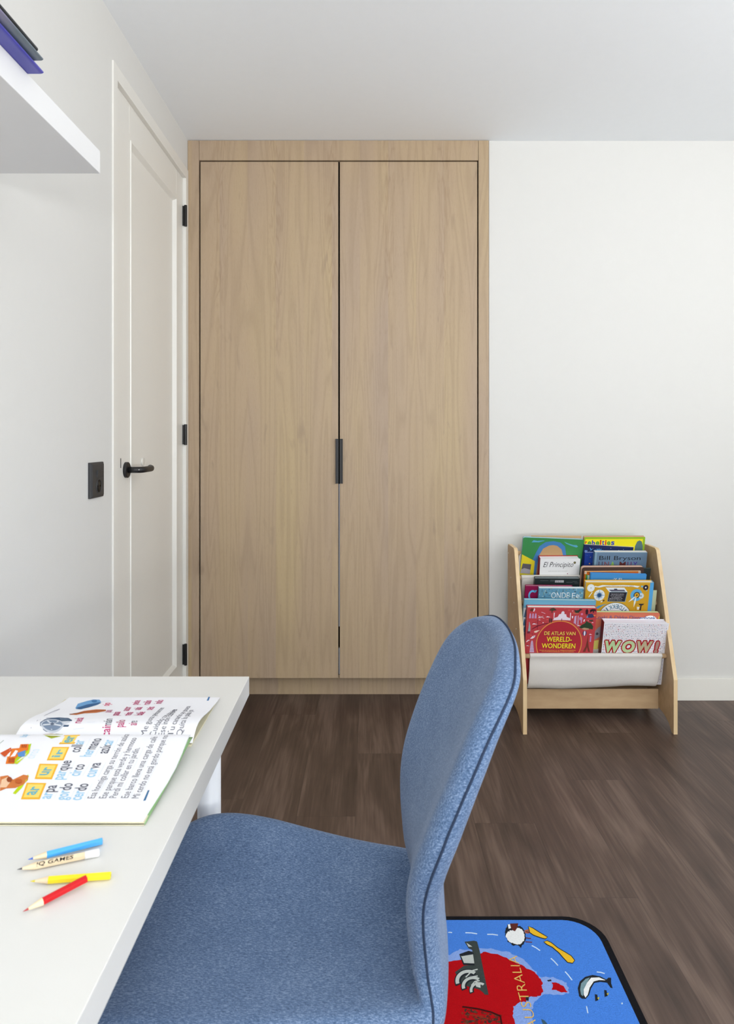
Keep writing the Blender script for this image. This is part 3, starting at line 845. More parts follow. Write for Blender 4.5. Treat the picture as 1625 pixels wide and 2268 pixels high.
bmesh.ops.recalc_face_normals(bm, faces=bm.faces); bm.to_mesh(me); bm.free()
shell = link('seat_shell', me, M['fabric'], ch, smooth=True)
ss = shell.modifiers.new('sub', 'SUBSURF'); ss.levels = 2; ss.render_levels = 2
def edge_pts(sgn):
    out = []
    for e, w, d, k, s in st[1:-1]:
        C = e-d*k*(w/.22)**2
        out.append(C+d*(k*(w/.22)**2)+V((YAW*sgn*w, YCH+sgn*(w+0.0002), 0)))
    return out
loop = edge_pts(1)+[V((-.3555, YCH, .479))]+edge_pts(-1)[::-1]+[V((.192, YCH, .9130))]
def smoothloop(p, it=2):
    for _ in range(it):
        q = []
        for i in range(len(p)):
            a, b = p[i], p[(i+1) % len(p)]
            q += [a*.75+b*.25, a*.25+b*.75]
        p = q
    return p
loop = smoothloop(loop)
tube('piping', loop, 0.0014, mat('piping_seam_shade', (50, 62, 84), 0.95, 0.1, var=0.1, vscale=600), shell, seg=8, closed=True)  # darker than the shell: shade of the seam groove put into the colour
# swivel base below the seat
Mpc = M['legwhite']
cx = -0.13
tube('column', [(cx, YCH, 0.10), (cx, YCH, 0.30), (cx, YCH, 0.301), (cx, YCH, 0.462)], [0.028, 0.028, 0.016, 0.016], M['chrome'], ch, seg=24, smooth=False)
boxes('seat_plate', [(cx-0.09, cx+0.09, YCH-0.09, YCH+0.09, 0.455, 0.478)], M['black'], ch, bevel=0.004)
for q in range(5):
    a = 2*PI*q/5+.2
    dx, dy = math.cos(a), math.sin(a)
    sp = tube('leg', [(cx+dx*.02, YCH+dy*.02, .115), (cx+dx*.12, YCH+dy*.12, .105), (cx+dx*.255, YCH+dy*.255, .075)], [0.022, .017, .012], Mpc, ch, seg=14)
    px_, py_ = cx+dx*.25, YCH+dy*.25
    tube('caster', [(px_-dy*.014, py_+dx*.014, .0375), (px_+dy*.014, py_-dx*.014, .0375)], 0.0253, M['plastic'], sp, seg=20, smooth=False)

# ------------------------------------------------------------------ map rug on the floor
RZ = 0.0112
rx0, rx1, ry0, ry1, rr = -0.62, 0.556, 0.55, 1.702, 0.085
def rrect(x0, x1, y0, y1, r, n=8):
    pts = []
    for cx_, cy_, a0 in ((x1-r, y1-r, 0), (x0+r, y1-r, PI/2), (x0+r, y0+r, PI), (x1-r, y0+r, 1.5*PI)):
        for i in range(n+1):
            a = a0+PI/2*i/n; pts.append((cx_+r*math.cos(a), cy_+r*math.sin(a)))
    return pts
rug = empty('rug', (0, 1.1, 0), 'bright blue world map rug with a black border on the floor behind the chair', 'rug')
prism('binding', rrect(rx0, rx1, ry0, ry1, rr), 0.0003, 0.0098, 'z', mat('black_binding', (22, 22, 26), 0.95, 0.1, bump=0.8, bscale=500, var=0.3, vscale=300), rug, bevel=0.003)
def fl(u, v, k):
    x, y = 960+u/3.385, 2000+v/3.385
    z = RZ
    Y = (ZC-z)*F/(y-PY0)
    return V(((x-PX0)*Y/F, Y, z+0.00016*k))
rd = Deco(fl)
BL = (70, 128, 218); LBL = (134, 164, 226); RD = (176, 8, 18); YL = (232, 184, 44); WH = (236, 238, 238); GK = (34, 38, 44)
def wob(pts, amp=4, sub=4):
    out = []
    for i in range(len(pts)):
        a, b = pts[i], pts[(i+1) % len(pts)]
        for q in range(sub):
            t = q/sub
            out.append((a[0]+(b[0]-a[0])*t+random.uniform(-amp, amp), a[1]+(b[1]-a[1])*t+random.uniform(-amp, amp)))
    return out
sea = [(-260, 560), (-140, 420), (120, 385), (200, 350), (340, 345), (430, 342), (540, 365), (640, 400), (700, 450), (760, 505), (790, 555), (900, 555), (985, 590), (1015, 640), (1010, 680), (930, 688), (830, 690), (760, 740), (735, 800), (740, 910), (760, 1050), (700, 1200), (-200, 1200)]
rd.poly(wob(sea, 7), LBL, 1)
aus = [(-180, 640), (-60, 470), (100, 440), (200, 425), (330, 390), (370, 368), (450, 378), (550, 412), (620, 448), (700, 490), (760, 518), (790, 560), (820, 600), (805, 620), (825, 655), (800, 690), (760, 705), (720, 705), (690, 740), (640, 745), (600, 780), (596, 840), (612, 907), (640, 1000), (600, 1150), (-160, 1150)]
rd.poly(wob(aus, 5), RD, 2)
rd.poly(wob([(885, 595), (930, 600), (975, 625), (1003, 668), (960, 672), (920, 655), (885, 650), (895, 620)], 3), RD, 2)
rd.poly([(850, 580), (880, 574), (884, 586), (858, 590)], GK, 2)
rd.poly([(690, 700), (715, 700), (712, 735), (690, 730)], GK, 3)
# rock with rough brown texture
for q in range(150):
    cx_ = random.uniform(205, 500); cy_ = random.uniform(790, 1000)
    if cy_ < 790+(cx_-205)*0.16: continue
    rd.circ(cx_, cy_, random.uniform(6, 20), random.choice([(120, 30, 24), (92, 56, 40), (140, 46, 30), (66, 44, 40)]), 3+q*0.002, ry=random.uniform(5, 12), n=7)
rd.line([(215, 780), (330, 795), (430, 820), (500, 850), (515, 940)], 12, (60, 16, 16), 4)
# shell-roofed harbour building
GS = (190, 196, 192); GD = (60, 68, 66)
rd.poly([(300, 284), (325, 290), (345, 360), (380, 540), (412, 690), (385, 690), (350, 650), (320, 560), (300, 420), (285, 330)], GD, 4)
rd.poly([(232, 292), (300, 284), (310, 320), (300, 360), (262, 340)], GD, 3); rd.poly([(245, 300), (292, 330), (262, 330)], GS, 4)
rd.poly([(192, 385), (262, 360), (312, 372), (322, 470), (222, 466)], GK, 3)
rd.poly([(205, 398), (295, 384), (305, 455), (228, 452)], GS, 4)
rd.poly([(206, 392), (300, 376), (302, 386), (208, 402)], GK, 5)
for (r0, cx_, cy_) in ((105, 240, 560), (92, 275, 600), (75, 320, 630)):
    rd.ring(cx_+20, cy_+25, r0*0.52, r0, GK, 4+r0*-0.004, a0=PI*0.85, a1=PI*1.75, asp=0.85)
    rd.ring(cx_+20, cy_+25, r0*0.66, r0*0.92, GS, 5-r0*0.004, a0=PI*0.9, a1=PI*1.7, asp=0.85)
rd.poly([(160, 520), (230, 470), (310, 466), (330, 500), (370, 620), (395, 690), (340, 650), (230, 620), (190, 580)], GD, 3)
rd.poly([(310, 590), (350, 600), (352, 640), (318, 630)], GS, 6)
rd.line([(240, 560), (290, 510), (330, 500)], 9, GS, 6); rd.line([(230, 600), (270, 560), (330, 550)], 9, GS, 6); rd.line([(282, 622), (310, 590), (345, 585)], 8, GS, 6)
# sheep
rd.poly(wob([(548, 170), (570, 158), (610, 170), (650, 175), (675, 200), (690, 240), (688, 290), (660, 322), (600, 318), (556, 290), (534, 240), (538, 200)], 5), GK, 2)
rd.poly(wob([(550, 220), (580, 205), (630, 185), (660, 200), (680, 240), (678, 285), (650, 310), (600, 308), (560, 285), (542, 245)], 5), WH, 3)
rd.poly([(556, 162), (572, 160), (580, 190), (562, 195)], WH, 3)
rd.poly([(572, 156), (634, 154), (628, 185), (610, 214), (590, 205)], (96, 44, 38), 4)
for q in ((690, 215, 725, 225), (688, 262, 730, 268), (688, 292, 738, 296)): rd.line([(q[0], q[1]), (q[2], q[3])], 7, (110, 50, 50), 3)
rd.poly([(636, 318), (662, 318), (655, 340)], GK, 3)
# the two yellow islands with dark outline
for isl in ([(712, 178), (740, 190), (790, 222), (820, 240), (852, 258), (838, 268), (800, 258), (750, 240), (722, 220)],
            [(828, 292), (850, 286), (880, 300), (930, 340), (985, 372), (1030, 400), (1055, 432), (1040, 450), (1005, 444), (975, 412), (940, 372), (890, 330), (850, 310)]):
    cx_ = sum(p[0] for p in isl)/len(isl); cy_ = sum(p[1] for p in isl)/len(isl)
    n_ = len(isl); out = []
    for i in range(n_):
        a = V(isl[i-1]+(0,)); b = V(isl[(i+1) % n_]+(0,)); t = (b-a).normalized()
        out.append((isl[i][0]+t.y*6, isl[i][1]-t.x*6))
    rd.poly(out, GK, 2); rd.poly(isl, YL, 3)
rd.poly([(680, 205), (715, 195), (712, 232), (684, 226)], (170, 104, 80), 1)
# whale
rd.poly([(1090, 700), (1080, 640), (1095, 590), (1135, 555), (1190, 540), (1250, 552), (1295, 575), (1310, 560), (1330, 562), (1330, 600), (1342, 640), (1325, 635), (1300, 598), (1250, 592), (1205, 600), (1180, 640), (1165, 690), (1140, 720), (1110, 718)], GK, 2)
rd.poly([(1098, 650), (1105, 605), (1140, 570), (1170, 560), (1150, 600), (1125, 650), (1120, 700), (1105, 690)], (120, 150, 158), 3)
rd.poly([(1125, 650), (1150, 600), (1180, 562), (1240, 560), (1290, 582), (1240, 580), (1200, 590), (1170, 635), (1155, 690), (1138, 712), (1125, 690)], WH, 4)
for q in ((1218, 712), (1288, 680)):
    rd.poly([(q[0]-10, q[1]-28), (q[0]+8, q[1]-24), (q[0]+16, q[1]+18), (q[0]-6, q[1]+26)], GK, 2)
    rd.poly([(q[0]+8, q[1]), (q[0]+26, q[1]-6), (q[0]+18, q[1]+16)], (190, 180, 70), 3)
# dashed routes
for q in ((110, 222, 138, 224), (238, 224, 326, 232), (402, 236, 482, 242), (735, 320, 798, 358), (878, 415, 932, 470), (985, 515, 1038, 580), (1222, 518, 1282, 530), (1145, 775, 1156, 828)):
    rd.line([(q[0], q[1]), ((q[0]+q[2])/2, (q[1]+q[3])/2-3), (q[2], q[3])], 8, (200, 222, 246), 2)
rd.circ(1412, 754, 7, (190, 216, 240), 2, n=8)
rd.poly([(805, 870), (830, 880), (855, 910), (820, 912)], (60, 90, 110), 2)
# lettering and further land outside the photograph's frame
def flm(u, v, k): return V((v, u, RZ+0.00016*k))
rt = Deco(flm)
rt.text('AUSTRALIA', 1.372, 0.3335, 0.196, 0.0205, (226, 186, 100), 6, bold=-0.012)
for (a, b, r, c) in ((0.05, 0.95, .12, (210, 120, 40)), (-0.3, 1.3, .15, (70, 150, 70)), (-0.35, .8, .1, YL)):
    rt.poly([(b+r*(1+.2*math.sin(3*t/10*PI))*math.cos(t/10*PI), a+r*math.sin(t/10*PI)*(1+.15*math.cos(t))) for t in range(20)], c, 1)
outl = rrect(rx0+.018, rx1-.018, ry0+.017, ry1-.017, rr-.012)
pv = [(p[0], p[1], RZ) for p in outl]+[(p[0], p[1], 0.006) for p in outl]
nn = len(outl)
pf_ = [tuple(range(nn))]+[(i, (i+1) % nn, nn+(i+1) % nn, nn+i) for i in range(nn)]
colored('pile', [((pv, pf_), BL)], [rd, rt], M['pile'], rug)

# ------------------------------------------------------------------ sling bookshelf
bk = empty('bookshelf', (0.916, 2.9, 0), 'low birch sling bookshelf with canvas pockets full of picture books', 'bookshelf')
def side(x0, x1):
    prof = [(2.761, 0), (2.761, .215), (2.772, .246), (2.925, .690), (2.932, .702), (2.944, .708), (3.050, .708), (3.060, .704), (3.065, .695), (3.065, 0), (3.052, 0)]
    for i in range(0, 11):
        t = i/10
        prof.append((3.045-0.265*t, .052*math.sin(PI*min(1, max(0, t)))**0.55))
    prof.append((2.775, 0))
    o = prism('side_panel', prof, x0, x1, 'x', [M['birch'], M['birch_face']], bk, bevel=0.0012)
    for p in o.data.polygons:
        if abs(p.normal.x) > .5: p.material_index = 1
    return o
sl = side(.611, .627); sr = side(1.205, 1.221)
boxes('bottom_rail', [(.6271, 1.2049, 2.905, 2.919, .046, .128)], M['birch_face'], bk, bevel=0.0015)
boxes('bottom_rail', [(.6271, 1.2049, 3.02, 3.034, .06, .14)], M['birch_face'], bk, bevel=0.0015)
DW = [(3.047, .669), (2.992, .573), (2.932, .480), (2.888, .382), (2.836, .287)]
for y, z in DW:
    tube('dowel', [(.6271, y, z), (1.2049, y, z)], 0.0095, mat('dowel_wood', (216, 186, 146), 0.5, 0.3, var=.04), bk, seg=18)
for y, z in DW+[(2.91, .105)]:
    for xx, s, pp in ((.611, -1, sl), (1.221, 1, sr)):
        tube('screw', [(xx, y, z), (xx+s*0.0012, y, z)], 0.0036, M['screw'], pp, seg=12)
LEAN = math.radians(13)
TL_ = math.tan(LEAN)
def sling(i, x0, x1):
    (yf, zf), (yb, zb) = DW[i], DW[i-1]
    r = 0.0112
    path = []
    for a in (-200, -160, -120, -90, -60, -30, 0, 30):     # round the front dowel
        q = math.radians(a); path.append((yf-math.sin(q+PI/2)*r*(-1)*-1, zf+math.cos(q+PI/2)*r*(-1)))
    path = []
    for a in range(-40, 181, 22):
        q = math.radians(a); path.append((yf+r*math.cos(q), zf+r*math.sin(q)))
    zbot = zf-0.142
    for t in (0.012, 0.03, .05, .07, .09, .11, .13):
        path.append((yf-r+t*TL_*0.9-0.004*math.sin(PI*t/.14)+(0.0065 if t < .015 else 0.0045 if t < .04 else 0), zf-t))
    y0 = path[-1][0]
    hem = len(path)
    for t in (0.25, 0.5, .75, 1.0):
        path.append((y0+.008+.046*t, zbot-0.004*math.sin(PI*t)))
    yt, zt = yb-r, zb
    ys, zs = path[-1]
    for t in (.1, .3, .5, .7, .9, 1.0):
        path.append((ys+(yt-ys)*t, zs+(zt-zs)*t))
    nx = 24; vs = []; fs = []
    for j, (y, z) in enumerate(path):
        for k in range(nx+1):
            u = k/nx
            x = x0+(x1-x0)*u
            hang = min(1, max(0, (zf-z)/.14))
            if j <= hem+3:
                x += (-0.004+0.002*u)*hang if u < .5 else 0
                z2 = z + hang*(0.0105*max(0, min(1, (u-.47)/.25)) + 0.0012*math.sin(u*17))
                y2 = y + hang*0.0022*math.sin(u*9+z*20)
                if u > .92: x -= 0.013*hang*(u-.92)/.08
            else: z2, y2 = z, y
            vs.append((x, y2, z2))
    for j in range(len(path)-1):
        for k in range(nx):
            a = j*(nx+1)+k; fs.append((a, a+1, a+nx+2, a+nx+1))
    me = bpy.data.meshes.new('sling'); me.from_pydata(vs, [], fs); me.update()
    o = link('canvas_sling', me, M['canvas'], bk, smooth=True)
    so = o.modifiers.new('sol', 'SOLIDIFY'); so.thickness = 0.0012; so.offset = 0
    sb = o.modifiers.new('sub', 'SUBSURF'); sb.levels = 1; sb.render_levels = 1
for i in (1, 2, 3, 4): sling(i, .652, 1.190)

# ------------------------------------------------------------------ books
def book(label, pocket, xl, xr, yt, cov, t0, t, style='hard', roll=0.0, pages=None, spinecol=None, deco=None, rnd=0.0, hmax=None, group='picture books in the sling bookshelf', spine_right=False, backcol=None):
    yf, zf = DW[pocket]
    Yp = yf+0.0125; zp_ = zf
    Y = Yp
    for _ in range(20):
        z = ZC-(yt-PY0)*Y/F
        Y = Yp-(z-zp_)*TL_+t0/math.cos(LEAN)
    s = Y/F
    w = (xr-xl)*s
    zbot = zf-0.128
    h = (z-zbot)/math.cos(LEAN)
    if hmax: h = min(h, hmax)
    R = Matrix.Rotation(LEAN, 4, 'X') @ Matrix.Rotation(math.radians(roll), 4, 'Y')
    TLp = P(xl, yt, Y)
    loc = TLp - R @ V((0, 0, h))
    mt = Matrix.Translation(loc) @ R
    e = empty('book', (0, 0, 0), label, 'book', group, matrix=mt)
    sv = s/0.92
    d = Deco(lambda u, v, k: V((u*s, -0.00012*k, h-v*sv)), clip=(0, 0, w/s, h/sv))
    d.W = w/s; d.H = h/sv
    if deco: deco(d)
    ct = 0.0016 if style == 'hard' else 0.0008
    pages = pages or (232, 230, 224)
    sp = spinecol or cov
    bc = backcol or cov
    if rnd:
        def rr_(x0, x1, z0, z1, r):
            pts = []
            for cx_, cz_, a0 in ((x1-r, z1-r, 0), (x0+r, z1-r, PI/2), (x0+r, z0+r, PI), (x1-r, z0+r, 1.5*PI)):
                for i in range(6):
                    a = a0+PI/2*i/5; pts.append((cx_+r*math.cos(a), cz_+r*math.sin(a)))
            return pts
        def slab(pts, y0, y1):
            n = len(pts)
            return ([(p[0], y0, p[1]) for p in pts]+[(p[0], y1, p[1]) for p in pts],
                    [tuple(range(n)), tuple(range(n, 2*n))[::-1]]+[(i, (i+1) % n, n+(i+1) % n, n+i) for i in range(n)])
        o = rr_(0, w, 0, h, rnd)
        colored('cover', [(slab(o, 0, ct), cov), (slab(o, t-ct, t), bc)], [d], M['print'], e)
        i_ = rr_(0.0004, w-0.0004, 0.0004, h-0.0004, rnd)
        # thick board pages, each a slab of its own thickness
        k = max(2, int((t-2*ct)/0.0022)); th = (t-2*ct)/k
        colored('pages', [(slab(rr_(0.0003+0.0004*(q % 2), w-0.0003-0.0005*(q % 2), 0.0004, h-0.0003-0.0007*(q % 2), rnd), ct+q*th+0.0001, ct+(q+1)*th-0.0001), pages) for q in range(k)], [], M['page'], e)
    else:
        fr = [((0, w, 0, ct, 0, h), cov), ((0, w, t-ct, t, 0, h), bc)]
        if spine_right: fr.append(((w-ct, w, ct, t-ct, 0, h), sp))
        else: fr.append(((0, ct, ct, t-ct, 0, h), sp))
        colored('cover', fr, [d], M['print'], e)
        ins = 0.003 if style == 'hard' else 0.0002
        x0 = ct if not spine_right else ins; x1 = w-ins if not spine_right else w-ct
        colored('pages', [((x0, x1, ct, t-ct, ins, h-ins), pages)], [], M['page'], e)
    return e

# ---- bottom pocket
def d_atlas(d):
    red = (186, 62, 68)
    def p(u, v): return ((u-262)/9.03, (v-585)/9.03*.975)
    d.rect(0, 0, d.W, 1.2, (214, 110, 108), 1); d.rect(0, 1.4, 1.2, d.H, (198, 84, 86), 1); d.rect(3.0, 1.2, 3.5, d.H, (160, 40, 48), 1)  # top strip is an edge highlight painted in lighter red
    cx_, cy_ = p(945, 1330)
    d.circ(cx_, cy_, 51.5, (222, 150, 72), 2, n=56); d.circ(cx_, cy_, 49.5, (176, 42, 56), 3, n=56)
    Yl = (246, 226, 50); Yl2 = (244, 214, 96)
    def tx(s, u0, u1, vb, vt, c, **k):
        a = p(u0, vb); b = p(u1, vt)
        d.text(s, a[0]+.7, a[1]+.7, b[0]-a[0], a[1]-b[1], (70, 16, 26), 4, **k)
        d.text(s, a[0], a[1], b[0]-a[0], a[1]-b[1], c, 5, **k)
    tx('DE ATLAS VAN', 635, 1265, 1155, 1080, Yl2, bold=0.01)
    tx('WERELD-', 690, 1200, 1293, 1190, Yl, bold=0.015)
    tx('WONDEREN', 600, 1282, 1432, 1328, Yl, bold=0.015)
    a = p(560, 1488); d.text('Ontdek de schoonheid van de WERELDWONDEREN,', a[0], a[1], 82, 2.6, (236, 176, 80), 5)
    a = p(610, 1518); d.text('NATUURVERSCHIJNSELEN en BOUWWERKEN', a[0], a[1], 72, 2.6, (236, 176, 80), 5)
    W_ = (232, 222, 232); DG = (44, 52, 44); MR = (110, 24, 48)
    # domed palace
    d.poly([p(*q) for q in ((780, 848), (800, 830), (795, 690), (815, 690), (812, 800), (880, 775), (905, 720), (940, 715), (950, 680), (975, 655), (1005, 680), (1010, 715), (1045, 720), (1060, 775), (1125, 800), (1122, 690), (1138, 690), (1142, 848), (960, 838))], W_, 3)
    d.circ(*p(978, 690), 3.4, W_, 4); d.rect(*p(955, 810), *p(968, 860), (120, 60, 80), 4)
    # bridge
    d.poly([p(*q) for q in ((370, 1035), (480, 960), (600, 925), (705, 905), (705, 915), (600, 940), (490, 980), (380, 1045))], MR, 3)
    d.rect(*p(482, 835), *p(492, 1040), MR, 3); d.line([p(487, 840), p(430, 900), p(372, 905)], .5, MR, 3); d.line([p(487, 840), p(600, 920), p(700, 905)], .5, MR, 3)
    # towers, rocks, trees, animals
    for q in range(3): 
        d.poly([p(305+q*55, 810), p(312+q*55, 720), p(325+q*55, 705), p(340+q*55, 720), p(345+q*55, 810)], (190, 150, 190), 3)
    d.poly([p(*q) for q in ((692, 640), (740, 598), (780, 588), (820, 610), (848, 640), (790, 650), (768, 655), (765, 700), (752, 700), (750, 655))], (74, 60, 44), 3)
    d.poly([p(*q) for q in ((310, 640), (350, 600), (385, 620), (370, 670), (330, 668))], (110, 56, 44), 3)
    d.poly([p(*q) for q in ((385, 640), (402, 590), (418, 630), (398, 672), (380, 676))], W_, 3)
    for q in ((515, 795, 30, 14), (690, 780, 50, 12), (430, 930, 60, 14), (1320, 955, 46, 12), (520, 845, 24, 9), (320, 1385, 38, 9), (1570, 1135, 34, 11), (1590, 890, 24, 8)):
        d.poly([p(q[0]-q[2], q[1]+q[3]/2), p(q[0]-q[2]/3, q[1]-q[3]*1.3), p(q[0]+q[2]/3, q[1]-q[3]*.4), p(q[0]+q[2], q[1]+q[3]/2)], W_, 3)
    d.line([p(485, 755), p(610, 808)], .8, W_, 3); d.line([p(510, 805), p(590, 760)], .7, W_, 3); d.line([p(545, 680), p(625, 710)], .9, (230, 200, 220), 3)
    for q in (725, 760): d.circ(*p(q, 850), 1.5, (70, 40, 44), 3, ry=5.4)
    d.poly([p(*q) for q in ((1200, 620), (1230, 640), (1290, 630), (1310, 600), (1370, 620), (1320, 650), (1290, 690), (1230, 690), (1210, 660))], DG, 3)
    d.poly([p(*q) for q in ((1180, 690), (1300, 690), (1280, 712), (1200, 712))], (190, 110, 80), 3)
    d.poly([p(*q) for q in ((1505, 630), (1560, 605), (1625, 612), (1640, 660), (1600, 645), (1590, 670), (1560, 650), (1530, 680), (1512, 672), (1525, 645))], (34, 30, 32), 3)
    for q in range(5): d.poly([p(1418+q*3, 650+q*17), p(1455, 605+q*16), p(1490-q*1, 650+q*17)], (60, 30, 44), 3)
    d.rect(*p(1450, 715), *p(1458, 745), (60, 30, 44), 3)
    d.poly([p(*q) for q in ((1450, 785), (1490, 710), (1570, 705), (1615, 770), (1560, 790))], (54, 58, 96), 3); d.poly([p(1450, 785), p(1480, 735), p(1490, 788)], (110, 150, 190), 4)
    d.poly([p(*q) for q in ((1590, 745), (1625, 720), (1640, 750), (1610, 755))], (226, 140, 70), 4)
    d.poly([p(*q) for q in ((1210, 900), (1215, 765), (1240, 750), (1255, 745), (1258, 920), (1285, 935), (1280, 750), (1295, 745), (1308, 930), (1270, 940), (1240, 915))], (196, 160, 196), 3)
    d.poly([p(*q) for q in ((1310, 790), (1345, 770), (1380, 790), (1370, 905), (1350, 900), (1345, 830), (1325, 850))], (190, 140, 180), 3)
    d.poly([p(*q) for q in ((1160, 760), (1190, 755), (1185, 800), (1170, 808))], W_, 3); d.poly([p(*q) for q in ((1405, 830), (1430, 815), (1425, 868), (1400, 870))], W_, 3)
    d.circ(*p(1360, 715), 2.4, (220, 130, 180), 3)
    d.poly([p(*q) for q in ((1325, 990), (1370, 940), (1440, 900), (1465, 850), (1500, 880), (1560, 900), (1610, 970), (1600, 1030), (1500, 1010), (1400, 1020))], (46, 66, 44), 3)
    d.poly([p(*q) for q in ((1370, 1015), (1430, 995), (1520, 1010), (1530, 1035), (1440, 1042))], (190, 150, 120), 4)
    d.poly([p(*q) for q in ((1510, 840), (1560, 830), (1605, 850), (1570, 868), (1530, 860))], (60, 60, 50), 3)
    d.circ(*p(1447, 1110), 4.4, (60, 56, 100), 3, ry=5.6); d.circ(*p(1447, 1112), 1.9, W_, 4, ry=5.6)
    d.poly([p(*q) for q in ((1521, 1100), (1530, 1260), (1555, 1400), (1590, 1500), (1550, 1500), (1522, 1400), (1495, 1500), (1440, 1500), (1490, 1390), (1512, 1250))], (112, 50, 40), 3)
    d.poly([p(*q) for q in ((1562, 1290), (1568, 1160), (1588, 1170), (1592, 1290))], (180, 140, 190), 3)
    # statue and leaning tower at the left
    d.poly([p(*q) for q in ((300, 1080), (312, 960), (308, 880), (322, 890), (345, 970), (350, 1080))], (150, 166, 170), 3); d.rect(*p(285, 1080), *p(342, 1125), (110, 40, 60), 3)
    d.poly([p(*q) for q in ((362, 1520), (375, 1310), (395, 1262), (418, 1300), (455, 1520))], (206, 176, 206), 3)
    for q in range(6): d.line([p(368+q*2, 1490-q*33), p(452-q*5, 1490-q*33)], .6, (120, 80, 120), 4)
    d.poly([p(*q) for q in ((352, 1235), (400, 1180), (458, 1165), (440, 1210), (400, 1235))], W_, 3); d.circ(*p(428, 1192), .8, (40, 30, 40), 4)
    d.poly([p(*q) for q in ((425, 1080), (480, 1062), (540, 1055), (500, 1085), (470, 1110), (430, 1105))], (236, 210, 190), 3)
    d.poly([p(*q) for q in ((280, 1300), (310, 1260), (360, 1262), (315, 1285), (290, 1312))], W_, 3)
    rn = random.Random(3)
    for q in range(34):
        u, v = rn.uniform(290, 1600), rn.uniform(595, 1500)
        if (u-945)**2+(v-1330)**2 < 500**2 or (760 < u < 1160 and v > 640): continue
        d.circ(*p(u, v), rn.uniform(.7, 1.8), rn.choice([(240, 200, 210), (90, 30, 50), (230, 120, 90), (60, 50, 50)]), 2.6, ry=rn.uniform(.5, 1.4), n=6)
book('large red atlas with yellow title lettering in the front pocket', 4, 1168, 1322, 1345, (188, 64, 70), 0, .022, roll=.6, deco=d_atlas, pages=(236, 232, 222), spinecol=(150, 36, 44))
def d_teal(d):
    d.rect(0, 18, d.W, d.H, (206, 214, 214), 1)
    for q, (a, b, w, h) in enumerate(((4, 30, 3, 9), (3, 50, 4, 8), (4, 66, 3, 7), (3, 78, 3, 6), (8, 22, 5, 4))):
        d.poly([(a-w, b+h), (a, b-h), (a+w, b-h*.4), (a+w*.6, b+h)], (62, 112, 146), 2)
    for q, (x, c, w) in enumerate(((22, (140, 78, 60), 10), (44, (140, 120, 60), 7), (62, (170, 60, 50), 12), (92, (120, 70, 60), 7), (118, (60, 66, 120), 6), (132, (160, 70, 60), 8), (146, (70, 110, 60), 6))):
        d.poly([(x-w, 18), (x-w*.6, 13.5), (x+w*.2, 12), (x+w, 15), (x+w*.8, 19)], c, 2)
book('tall light blue picture book standing directly behind the red atlas', 4, 1161, 1320, 1328, (104, 164, 192), .0235, .013, pages=(232, 226, 208), deco=d_teal, roll=.9)
def d_wow(d):
    rn = random.Random(5)
    cols = [(40, 34, 44), (120, 40, 50), (60, 60, 70), (40, 60, 120), (150, 90, 60), (90, 90, 96), (50, 90, 70), (170, 40, 60), (110, 110, 150)]
    for r in range(44):
        for c in range(37):
            x = 3.5+c*3.75+rn.uniform(-.5, .5); y = 4+r*3.75+rn.uniform(-.5, .5)
            if x > d.W-3 or y > d.H-3: continue
            a, b = rn.uniform(.5, 1.35), rn.uniform(.5, 1.3)
            g = rn.random(); cc = rn.choice(cols)
            if g < .4: d.circ(x, y, a, cc, 1, ry=b, n=6)
            elif g < .7: d.poly([(x-a, y+b), (x+a*.2, y-b), (x+a, y+b*.5)], cc, 1)
            else: d.line([(x-a, y-b*rn.uniform(-1, 1)), (x+a, y+b*rn.uniform(-1, 1))], .7, cc, 1)
    rd_ = (168, 12, 26)
    def glyph(s, x, y, w, h, c):
        for dx, dy in ((-2.4, 0), (2.4, 0), (0, 2.4), (0, -2.4), (1.7, 1.7), (-1.7, 1.7), (1.7, -1.7), (-1.7, -1.7)):
            d.text(s, x+dx, y+dy, w, h, rd_, 3+dx*.05+dy*.03, bold=0.07, shear=0.12)
        d.text(s, x, y, w, h, c, 5, bold=0.055, shear=0.12)
    y = 67.0
    glyph('W', 5.5, y, 37, 27, (182, 210, 158)); glyph('O', 44.5, y, 29, 27.5, (186, 206, 158)); glyph('W', 77, y, 36, 27, (184, 172, 140)); glyph('!', 117, y, 10, 27, (176, 140, 128))
book('thick white picture book covered in tiny figures with big outlined letters WOW!', 4, 1338, 1481.5, 1379, (234, 232, 238), 0, .036, style='hard', roll=.8, deco=d_wow, pages=(226, 224, 232), spinecol=(120, 24, 36), backcol=(234, 232, 238))
def d_loeki(d):
    ox, oy = 1312, 1355
    d.circ(1440-ox, 1372-oy, 15, (240, 240, 240), 2, ry=10.5); d.circ(1423-ox, 1373-oy, 9, (240, 240, 240), 2, ry=7)
    d.text('Loeki & Dikke Dier', 1318-ox, 1370-oy, 98, 10.2, (118, 82, 118), 3, bold=0.012, base=11.6)
    d.text('enboek', 1416-ox, 1370.6-oy, 36, 10, (60, 92, 160), 3, bold=0.008, base=11.6)
    d.poly([(6, 45), (14, 34), (22, 30), (24, 52), (8, 62)], (150, 142, 150), 2)
    d.poly([(6, 64), (18, 62), (17, 86), (8, 86)], (226, 214, 110), 2)
    d.rect(d.W-2, 8, d.W, 30, (236, 196, 60), 2); d.circ(13, 48, 3, (70, 60, 66), 3); d.poly([(6, 84), (18, 84), (18, 110), (6, 110)], (150, 56, 48), 2)
book('orange board book with blue title letters standing behind the white dotted book', 4, 1313, 1461.5, 1356, (206, 112, 84), .0395, .013, style='board', rnd=.010, pages=(196, 216, 160), deco=d_loeki, roll=.4, hmax=.26)

